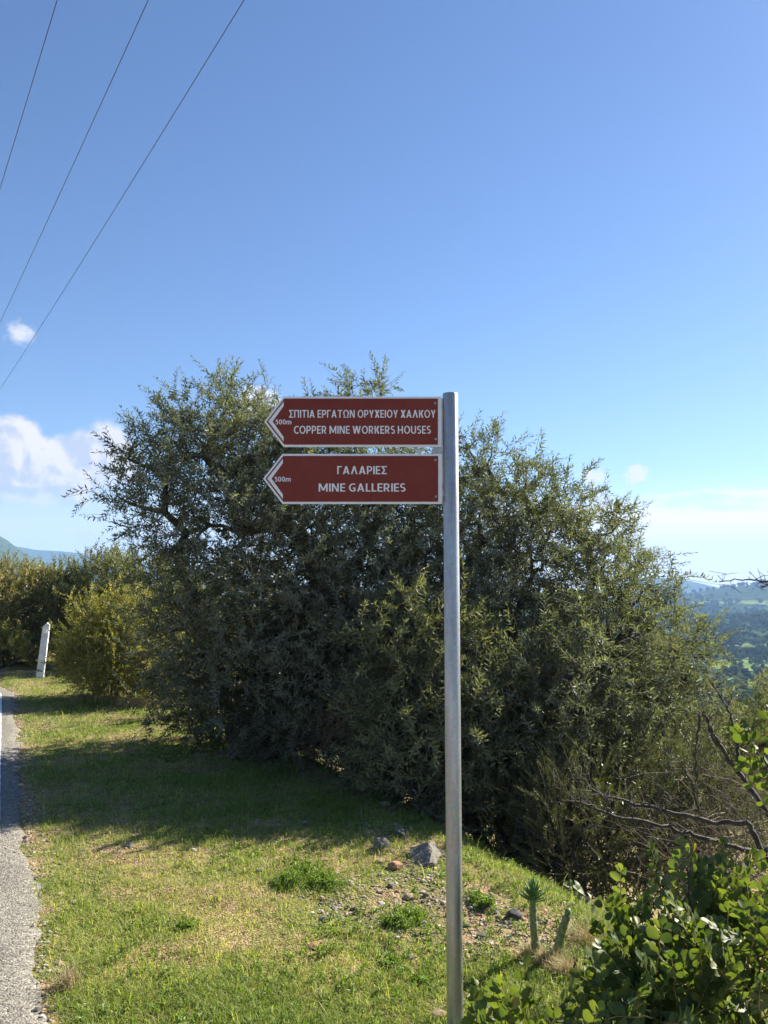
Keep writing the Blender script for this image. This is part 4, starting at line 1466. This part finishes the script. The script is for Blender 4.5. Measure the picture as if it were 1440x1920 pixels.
for i in range(70):
    o = leaf0 if i == 0 else leaf0.copy()
    if i: col.objects.link(o)
    a = i * 2.4; tilt = .15 + 1.15 * (i / 70) + rg.normal(0, .1)
    d = Vector((math.cos(a) * math.sin(tilt), math.sin(a) * math.sin(tilt), math.cos(tilt)))
    o.parent = cac
    o.matrix_parent_inverse = cac.matrix_basis.inverted()
    o.location = Vector(top1) + Vector((0, 0, .012 - .035 * (i / 70))) + d * .008
    o.rotation_euler = d.to_track_quat('Z', 'Y').to_euler()
    s_ = rg.uniform(.5, 1.25); o.scale = (s_ * .95, s_ * .95, s_ * 1.25)
for i in range(9):
    o = leaf0.copy(); col.objects.link(o); o.parent = cac; o.matrix_parent_inverse = cac.matrix_basis.inverted()
    a = rg.uniform(0, 6.28); d = Vector((math.cos(a), math.sin(a), 1.1)).normalized()
    o.location = Vector(pts2[-1 - int(rg.integers(0, 5))]) + d * .008; o.rotation_euler = d.to_track_quat('Z', 'Y').to_euler(); o.scale = (.5, .5, .35)

# ------------------------------------------------------------------ bare-branched shrub
def bare_shrub():
    rg = np.random.default_rng(31)
    base = np.array([1.72, 3.25, float(terrain(1.72, 3.25)) - .05])
    root = empty('bare_shrub', base)
    tag(root, 'leafless shrub with long dark branches reaching over the carob leaves', 'shrub')
    J = at(1432, 1600, 3.45)
    lines = [
        ([base, at(1490, 1680, 3.35), J], (.020, .016)),
        ([J, at(1405, 1545, 3.5), at(1345, 1542, 3.55), at(1290, 1530, 3.55), at(1200, 1510, 3.6), at(1130, 1492, 3.62), at(1105, 1478, 3.65), at(1097, 1460, 3.66)], (.0125, .0028)),
        ([J, at(1385, 1590, 3.4), at(1300, 1565, 3.4), at(1230, 1545, 3.4), at(1150, 1530, 3.4), at(1090, 1505, 3.42), at(1058, 1500, 3.44), at(1040, 1505, 3.44)], (.011, .0022)),
        ([J, at(1470, 1560, 3.6), at(1430, 1510, 3.7), at(1400, 1470, 3.8), at(1360, 1415, 3.85), at(1335, 1370, 3.85), at(1325, 1345, 3.86), at(1313, 1338, 3.86)], (.0165, .005)),
        ([at(1312, 1337, 3.86), at(1306, 1400, 3.8), at(1306, 1450, 3.78), at(1309, 1475, 3.76)], (.006, .003)),
        ([at(1385, 1445, 3.82), at(1384, 1390, 3.9), at(1370, 1340, 4.0), at(1345, 1295, 4.05), at(1327, 1268, 4.1)], (.010, .003)),
        ([at(1325, 1345, 3.86), at(1332, 1372, 3.84), at(1345, 1400, 3.84)], (.007, .006)),
        ([at(1310, 1520, 3.55), at(1298, 1470, 3.5), at(1282, 1440, 3.5), at(1268, 1428, 3.5)], (.006, .002)),
        ([at(1260, 1508, 3.57), at(1245, 1480, 3.55), at(1230, 1465, 3.55)], (.004, .0015)),
        ([at(1190, 1508, 3.6), at(1175, 1475, 3.6), at(1165, 1460, 3.6)], (.003, .0012)),
        ([at(1120, 1492, 3.63), at(1110, 1506, 3.6), at(1095, 1510, 3.6)], (.003, .0014)),
        ([at(1146, 1528, 3.4), at(1142, 1510, 3.4), at(1138, 1495, 3.42)], (.003, .0013)),
        ([at(1146, 1530, 3.4), at(1120, 1545, 3.38), at(1093, 1556, 3.38)], (.0035, .0015)),
        ([J, at(1400, 1625, 3.3), at(1350, 1660, 3.2), at(1300, 1690, 3.15)], (.010, .005)),
        ([at(1500, 1085, 3.5), at(1440, 1089, 3.5), at(1395, 1088, 3.5), at(1350, 1091, 3.5)], (.005, .0022)),
        ([at(1480, 1094, 3.5), at(1440, 1097, 3.5), at(1428, 1099, 3.5)], (.004, .0016)),
        ([at(1490, 1680, 3.35), at(1545, 1450, 3.5), at(1530, 1240, 3.5), at(1500, 1085, 3.5)], (.016, .006)),
        ([at(1500, 1560, 3.5), at(1470, 1480, 3.9), at(1420, 1420, 4.1)], (.008, .003)),
    ]
    ends = []
    for pts, (r0, r1) in lines:
        P_ = np.array(pts)
        # smooth and roughen the path
        t0 = np.linspace(0, 1, len(P_)); t1 = np.linspace(0, 1, max(10, len(P_) * 5))
        Q_ = np.stack([np.interp(t1, t0, P_[:, c_]) for c_ in range(3)], 1)
        Q_[1:-1] += rg.normal(0, .0035, Q_[1:-1].shape)
        mb = MB()
        rad = np.linspace(r0, r1, len(Q_)) * rg.uniform(.88, 1.15, len(Q_))
        mb.tube(Q_, rad, 7)
        # side twigs belong to the branch they grow from
        for _ in range(int(len(Q_) * .55)):
            i = int(rg.integers(2, len(Q_) - 1))
            d = unit(np.array([rg.normal(-.3, .6), rg.normal(0, .4), rg.normal(.55, .55)]))
            l_ = rg.uniform(.05, .20) * (1 if r0 > .006 else .5)
            a_ = Q_[i]; m_ = a_ + d * l_ * .5 + rg.normal(0, .012, 3); e_ = a_ + d * l_ + rg.normal(0, .02, 3)
            mb.tube([a_, m_, e_], [min(rad[i] * .45, .0026), .0015, .0008], 4)
        mb.build('branch', MT['grey_bark'], root, smooth=True)
    return root


bare_shrub()

# ------------------------------------------------------------------ carob: round leathery leaves near the camera
def carob_leaf_mesh(seed):
    rg = np.random.default_rng(seed)
    nu, nv = 6, 2                      # along, half-across
    V, F = [], []
    notch = rg.uniform(.02, .10)
    for i in range(nu):
        f = i / (nu - 1)
        wv = .40 * math.sin(PI * min(1, (.10 + .86 * f))) ** .62 * (.72 + .42 * f) * (1 + rg.normal(0, .06))
        for j in range(nv + 1):
            u = j / nv * 2 - 1
            x = u * wv
            y = f - (notch * (1 - abs(u)) * (1 if i == nu - 1 else 0)) + (.05 * abs(u) if i == 0 else 0)
            z = .16 * abs(u) ** 1.3 * wv * 1.4 - .12 * f * f + rg.normal(0, .014)
            V.append((x, y, z))
    for i in range(nu - 1):
        for j in range(nv):
            a = i * (nv + 1) + j
            F.append((a, a + 1, a + nv + 2, a + nv + 1))
    me = mesh_np('leaf', np.array(V), [np.array(F)], None, np.full(len(F), rg.uniform(.05, .8)), smooth=True)
    return me


def carob(name, label, sprigs, n_single, seed, leaf=.040):
    """sprigs: (base, tip, n_pairs). The leaves that show largest are single parts; the rest is joined"""
    rg = np.random.default_rng(seed)
    base = np.mean([s[0] for s in sprigs], 0)
    base = np.array([base[0], base[1], float(terrain(base[0], base[1]))])
    root = empty(name, base)
    tag(root, label, 'shrub')
    variants = [carob_leaf_mesh(500 + seed + i) for i in range(8)]
    variants.append(carob_leaf_mesh(600 + seed))
    variants[-1].attributes['tint'].data.foreach_set('value', np.full(len(variants[-1].polygons), .99, dtype=np.float32))
    for me in variants: me.materials.append(MT['carob'])
    sm = MB()
    L = []
    for b_, tip, npair in sprigs:
        b_, tip = np.array(b_), np.array(tip)
        ax = tip - b_; ln = np.linalg.norm(ax); d = ax / ln
        f = np.linspace(0, 1, 7)[:, None]
        sag = np.array([0, 0, 1.0]) * (np.sin(PI * f) * rg.uniform(-.02, .05) * ln)
        pts = b_ + ax * f + sag + rg.normal(0, .004, (7, 3)) * np.sin(PI * f)
        sm.tube(pts, np.linspace(.0026, .0010, 7), 5)
        side0 = unit(np.cross(d, unit(rg.normal(0, 1, 3) + np.array([0, -.8, .6]))))
        nrm0 = np.cross(side0, d)
        for j in range(npair):
            q = .16 + .84 * j / max(1, npair - 1)
            p = pts[0] * 0 + np.array([np.interp(q, f[:, 0], pts[:, c_]) for c_ in range(3)])
            for sg in (-1, 1):
                ld = unit(side0 * sg + d * rg.uniform(.35, .8) + rg.normal(0, .16, 3))
                nn = unit(nrm0 + rg.normal(0, .3, 3))
                nn = unit(nn - ld * (nn @ ld))
                xx = np.cross(ld, nn)
                s_ = leaf * rg.uniform(.6, 1.2) * (.8 + .3 * math.sin(PI * q))
                L.append((p + ld * .002, np.stack([xx * rg.uniform(.75, 1.15), ld, nn * rg.uniform(.3, 2.2)], 1) * s_))
        # terminal leaf
        nn = unit(nrm0 + rg.normal(0, .2, 3)); ld = unit(d + rg.normal(0, .1, 3)); nn = unit(nn - ld * (nn @ ld))
        L.append((pts[-1], np.stack([np.cross(ld, nn), ld, nn], 1) * leaf * rg.uniform(.7, 1)))
    sm.build('stem', MT['stem'], root, smooth=True)
    P_ = np.array([l[0] for l in L])
    okk = P_[:, 2] > terrain(P_[:, 0], P_[:, 1]) + .015
    L = [l for l, k_ in zip(L, okk) if k_]
    # single leaves: nearest to the road side and to the top of the bush first
    score = [np.linalg.norm(l[0] - np.array([0, 0, EYE])) for l in L]
    order = np.argsort(score)
    vv = []; ff = []; tt = []; off = 0
    inv = root.matrix_basis.inverted()
    for c_, i in enumerate(order):
        p, R = L[i]
        k_ = 8 if rg.uniform() < .01 else int(rg.integers(0, 8))
        if c_ < n_single:
            o = bpy.data.objects.new('leaf', variants[k_]); col.objects.link(o)
            Mx = Matrix(((R[0, 0], R[0, 1], R[0, 2], p[0]), (R[1, 0], R[1, 1], R[1, 2], p[1]), (R[2, 0], R[2, 1], R[2, 2], p[2]), (0, 0, 0, 1)))
            o.parent = root; o.matrix_parent_inverse = inv
            o.matrix_basis = Mx
        else:
            me = variants[k_]
            co = np.zeros(len(me.vertices) * 3); me.vertices.foreach_get('co', co); co = co.reshape(-1, 3)
            fc = np.array([list(q.vertices) for q in me.polygons]) if k_ not in fcache else fcache[k_]
            fcache[k_] = fc
            vv.append(co @ R.T + p); ff.append(fc + off); off += len(co)
            tt.append(np.full(len(fc), .99 if k_ == 8 else rg.uniform(.05, .8)))
    if vv:
        o = link('foliage', mesh_np('foliage', np.concatenate(vv), [np.concatenate(ff)], None, np.concatenate(tt), smooth=True), root, [MT['carob']])
        o['kind'] = 'stuff'
    return root


fcache = {}
rg = np.random.default_rng(55)


def sprig_cloud(lobes, n, length, rg):
    out = []
    for _ in range(n):
        px, py, Y, r, *_r = lobes[rg.integers(len(lobes))]
        c = at(px, py, Y); R = r * Y / FOC
        o = unit(rg.normal(0, 1, 3)); q = rg.uniform(.3, 1) ** .5
        p = c + o * R * q
        d = unit(o * .8 + np.array([-.25, -.15, .75]) + rg.normal(0, .5, 3))
        l_ = length * rg.uniform(.7, 1.25)
        out.append((p - d * l_ * .5, p + d * l_ * .5, int(rg.integers(4, 7))))
    return out


big_l = [(1380, 1780, 2.9, 110), (1430, 1700, 3.0, 90), (1270, 1810, 2.8, 80), (1330, 1840, 2.6, 110), (1200, 1870, 2.6, 75), (1240, 1890, 2.5, 90),
         (1420, 1880, 2.5, 110), (1440, 1820, 2.6, 100), (1330, 1720, 3.0, 60)]
spr = sprig_cloud(big_l, 270, .15, rg)
for (b_, t_, n_) in [((1150, 1850, 2.75), (1095, 1830, 2.75), 5), ((1140, 1900, 2.65), (1090, 1870, 2.65), 5), ((1170, 1800, 2.85), (1120, 1740, 2.85), 5), ((1190, 1790, 2.85), (1160, 1720, 2.85), 5), ((1210, 1780, 2.85), (1205, 1690, 2.9), 5),
                     ((1130, 1930, 2.55), (1075, 1905, 2.55), 5), ((1200, 1740, 2.9), (1130, 1700, 2.95), 4), ((1240, 1760, 2.85), (1250, 1660, 2.95), 5), ((1330, 1700, 2.95), (1325, 1620, 3.0), 5), ((1395, 1680, 2.9), (1410, 1600, 3.0), 5)]:
    spr.append((at(*b_), at(*t_), n_))
# the sprigs that stand clear of the mass
for (b_, t_, n_) in [((1128, 1702, 3.0), (1072, 1662, 3.0), 5), ((1165, 1745, 2.95), (1164, 1635, 2.95), 6), ((1180, 1740, 2.95), (1150, 1690, 2.9), 4),
                     ((1272, 1680, 3.0), (1277, 1585, 3.0), 6), ((1290, 1680, 3.0), (1300, 1590, 3.0), 5), ((1240, 1670, 3.0), (1222, 1595, 3.0), 5),
                     ((1270, 1690, 3.0), (1350, 1620, 3.0), 6), ((1200, 1720, 2.95), (1230, 1640, 2.95), 4), ((1260, 1720, 2.95), (1320, 1680, 2.95), 5),
                     ((1380, 1640, 3.0), (1440, 1605, 3.0), 5), ((1345, 1700, 2.95), (1390, 1640, 2.9), 5), ((1400, 1720, 2.9), (1440, 1660, 2.9), 5),
                     ((1150, 1790, 2.9), (1190, 1720, 2.9), 5), ((1175, 1830, 2.75), (1130, 1780, 2.75), 5), ((1230, 1760, 2.9), (1290, 1740, 2.85), 5)]:
    spr.append((at(*b_), at(*t_), n_))
main_c = carob('carob_bush', 'broad carob bush with round dark green leaves filling the corner below the bare branches', spr, 300, 1)
mb = MB()
rg2 = np.random.default_rng(12)
bz = hit(1330, 1900)
for a_, b_, r_ in (((1300, 1960, 2.75), (1290, 1600, 3.0), .007), ((1300, 1960, 2.75), (1180, 1700, 2.95), .006), ((1300, 1960, 2.75), (1130, 1800, 2.8), .005),
                   ((1400, 1960, 2.7), (1440, 1640, 3.0), .008), ((1300, 1960, 2.7), (1420, 1760, 2.8), .006), ((1250, 1960, 2.6), (1180, 1850, 2.6), .005), ((1400, 1960, 2.7), (1350, 1680, 3.0), .006)):
    A0, B0 = at(*a_), at(*b_)
    f = np.linspace(0, 1, 9)[:, None]
    mb.tube(A0 + (B0 - A0) * f + rg2.normal(0, .010, (9, 3)) * np.sin(PI * f), np.linspace(r_, r_ * .3, 9), 6)
mb.build('branch', MT['grey_bark'], main_c, smooth=True)

spr = []
for (b_, t_, n_) in [((1412, 1420, 3.3), (1400, 1322, 3.3), 5), ((1420, 1400, 3.3), (1448, 1330, 3.3), 4), ((1425, 1440, 3.3), (1385, 1372, 3.3), 4), ((1470, 1500, 3.3), (1425, 1440, 3.3), 4),
                     ((1450, 1480, 3.3), (1400, 1432, 3.3), 4), ((1475, 1520, 3.3), (1440, 1415, 3.3), 5), ((1440, 1520, 3.3), (1392, 1440, 3.25), 3), ((1480, 1460, 3.3), (1470, 1350, 3.3), 5)]:
    spr.append((at(*b_), at(*t_), n_))
sap = carob('carob_sapling', 'bright sunlit carob sprig with large leaves beside the upper bare branches', spr, 90, 2, .042)
mb = MB()
sb2 = at(1500, 1620, 3.3)
for a_, b_ in (((1560, 1800, 3.3), (1480, 1520, 3.3)), ((1480, 1520, 3.3), (1420, 1410, 3.3)), ((1480, 1520, 3.3), (1475, 1400, 3.3))):
    A0, B0 = at(*a_), at(*b_); f = np.linspace(0, 1, 7)[:, None]
    mb.tube(A0 + (B0 - A0) * f + rg2.normal(0, .006, (7, 3)) * np.sin(PI * f), np.linspace(.005, .003, 7), 6)
mb.build('branch', MT['grey_bark'], sap, smooth=True)

spr = []
for (b_, t_, n_) in [((960, 1935, 2.5), (985, 1810, 2.5), 5), ((955, 1950, 2.5), (940, 1850, 2.5), 4), ((940, 1950, 2.5), (895, 1850, 2.5), 4), ((1000, 1940, 2.5), (1015, 1850, 2.5), 3),
                     ((920, 1990, 2.45), (885, 1895, 2.45), 4), ((1010, 1970, 2.45), (1060, 1880, 2.5), 5), ((960, 1980, 2.4), (955, 1890, 2.4), 4), ((1050, 1980, 2.45), (1090, 1880, 2.5), 5), ((985, 1930, 2.5), (1000, 1840, 2.5), 5), ((945, 1930, 2.5), (925, 1860, 2.5), 5), ((1000, 1960, 2.4), (975, 1885, 2.4), 5), ((900, 1960, 2.45), (890, 1875, 2.45), 4), ((1040, 1950, 2.45), (1070, 1860, 2.5), 5),
                     ((1080, 1990, 2.4), (1120, 1900, 2.4), 5), ((1000, 2000, 2.4), (1040, 1910, 2.4), 5), ((900, 2000, 2.4), (905, 1920, 2.4), 4), ((1120, 1960, 2.5), (1150, 1880, 2.5), 5)]:
    spr.append((at(*b_), at(*t_), n_))
carob('carob_shoot', 'low carob shoots with dark round leaves at the foot of the pole', spr, 110, 3, .042)

# dead flower stalk
mb = MB()
s0 = hit(1078, 1900); y_ = s0[1]
mb.tube([at(1080, 1895, y_), at(1076, 1850, y_), at(1078, 1800, y_)], [.0018, .0015, .0012], 5)
fs = empty('dry_flower_stalk', at(1080, 1895, y_))
tag(fs, 'thin dead stalk with a dark red seed head in front of the tan rock', 'plant')
mb.build('stem', MT['grey_bark'], fs)
mb = MB()
for i in range(14):
    c = at(1078 + random.uniform(-4, 4), 1795 + i * 1.8, y_)
    mb.tube([c - [0, 0, .004], c, c + [0, 0, .004]], [.0015, .0045, .0012], 5)
MT['seed'] = plain('seed_head', (.14, .04, .03), .7)
mb.build('seed_head', MT['seed'], fs)

# ------------------------------------------------------------------ valley woods
def woods():
    rg = np.random.default_rng(91)
    VV, FF, TT, off = [], [], [], 0
    N1 = 7600
    r = 120 * (3600 / 120) ** rg.uniform(0, 1, N1)
    a = np.radians(rg.uniform(15, 34, N1))
    x, y = r * np.sin(a), r * np.cos(a)
    den = fbm(x / 120, y / 120, 61, 4)
    k = den > .46 + .06 * rg.normal(0, 1, N1)
    x, y, r = x[k], y[k], r[k]
    n = len(x); z = terrain(x, y)
    h = rg.uniform(3.0, 8.5, n) * (1 + r / 4000); w = h * rg.uniform(.38, .6, n)
    nq = 20
    u = unit(rg.normal(0, 1, (n, nq, 3))); q = rg.uniform(.55, 1, (n, nq, 1))
    c = u * q * np.stack([w, w, h * .5], 1)[:, None, :] + np.stack([x, y, z + h * .5], 1)[:, None, :]
    b1 = unit(np.cross(u + rg.normal(0, .5, u.shape), [0, 0, 1.])); b2 = unit(np.cross(u + rg.normal(0, .4, u.shape), b1))
    s = (w * .46)[:, None, None] * rg.uniform(.6, 1.4, (n, nq, 1))
    quad = np.stack([c - b1 * s - b2 * s * .7, c + b1 * s - b2 * s * .8, c + b1 * s * .8 + b2 * s, c - b1 * s * .7 + b2 * s * .9], 2)
    VV = quad.reshape(-1, 3)
    FF = np.arange(n * nq * 4).reshape(-1, 4)
    tt = np.clip(rg.uniform(0, 1, n)[:, None] * .8 + rg.uniform(0, .2, (n, nq)), 0, .95).ravel()
    print('valley trees', n)
    return mesh_np('woodland', VV, [FF], None, tt)


MT['wood'] = leaf_mat('woodland_leaf', (.032, .050, .018), (.078, .100, .034), (.1, .1, .05), (.06, .08, .03), .2, (1.2, 1.3, .7), .9, .0)
tag(link('woodland', woods(), None, [MT['wood']]), 'scattered trees and scrub covering the valley floor far below', kind='stuff')

# ------------------------------------------------------------------ haze
m = bpy.data.materials.new('haze')
m.use_nodes = True
t = m.node_tree; t.nodes.clear()
pv = t.nodes.new('ShaderNodeVolumePrincipled')
pv.inputs['Color'].default_value = (.32, .56, 1.0, 1)
pv.inputs['Density'].default_value = 1.6e-4
pv.inputs['Anisotropy'].default_value = .1
o = t.nodes.new('ShaderNodeOutputMaterial')
t.links.new(pv.outputs[0], o.inputs['Volume'])
mb = MB()
zlo = float(GZ.min()) - 1.5
mb.box((-7800, -7800, zlo), (7800, 7800, 400))
hz = mb.build('haze', m)
tag(hz, 'thin blue haze over the valley and the far hills', kind='stuff')
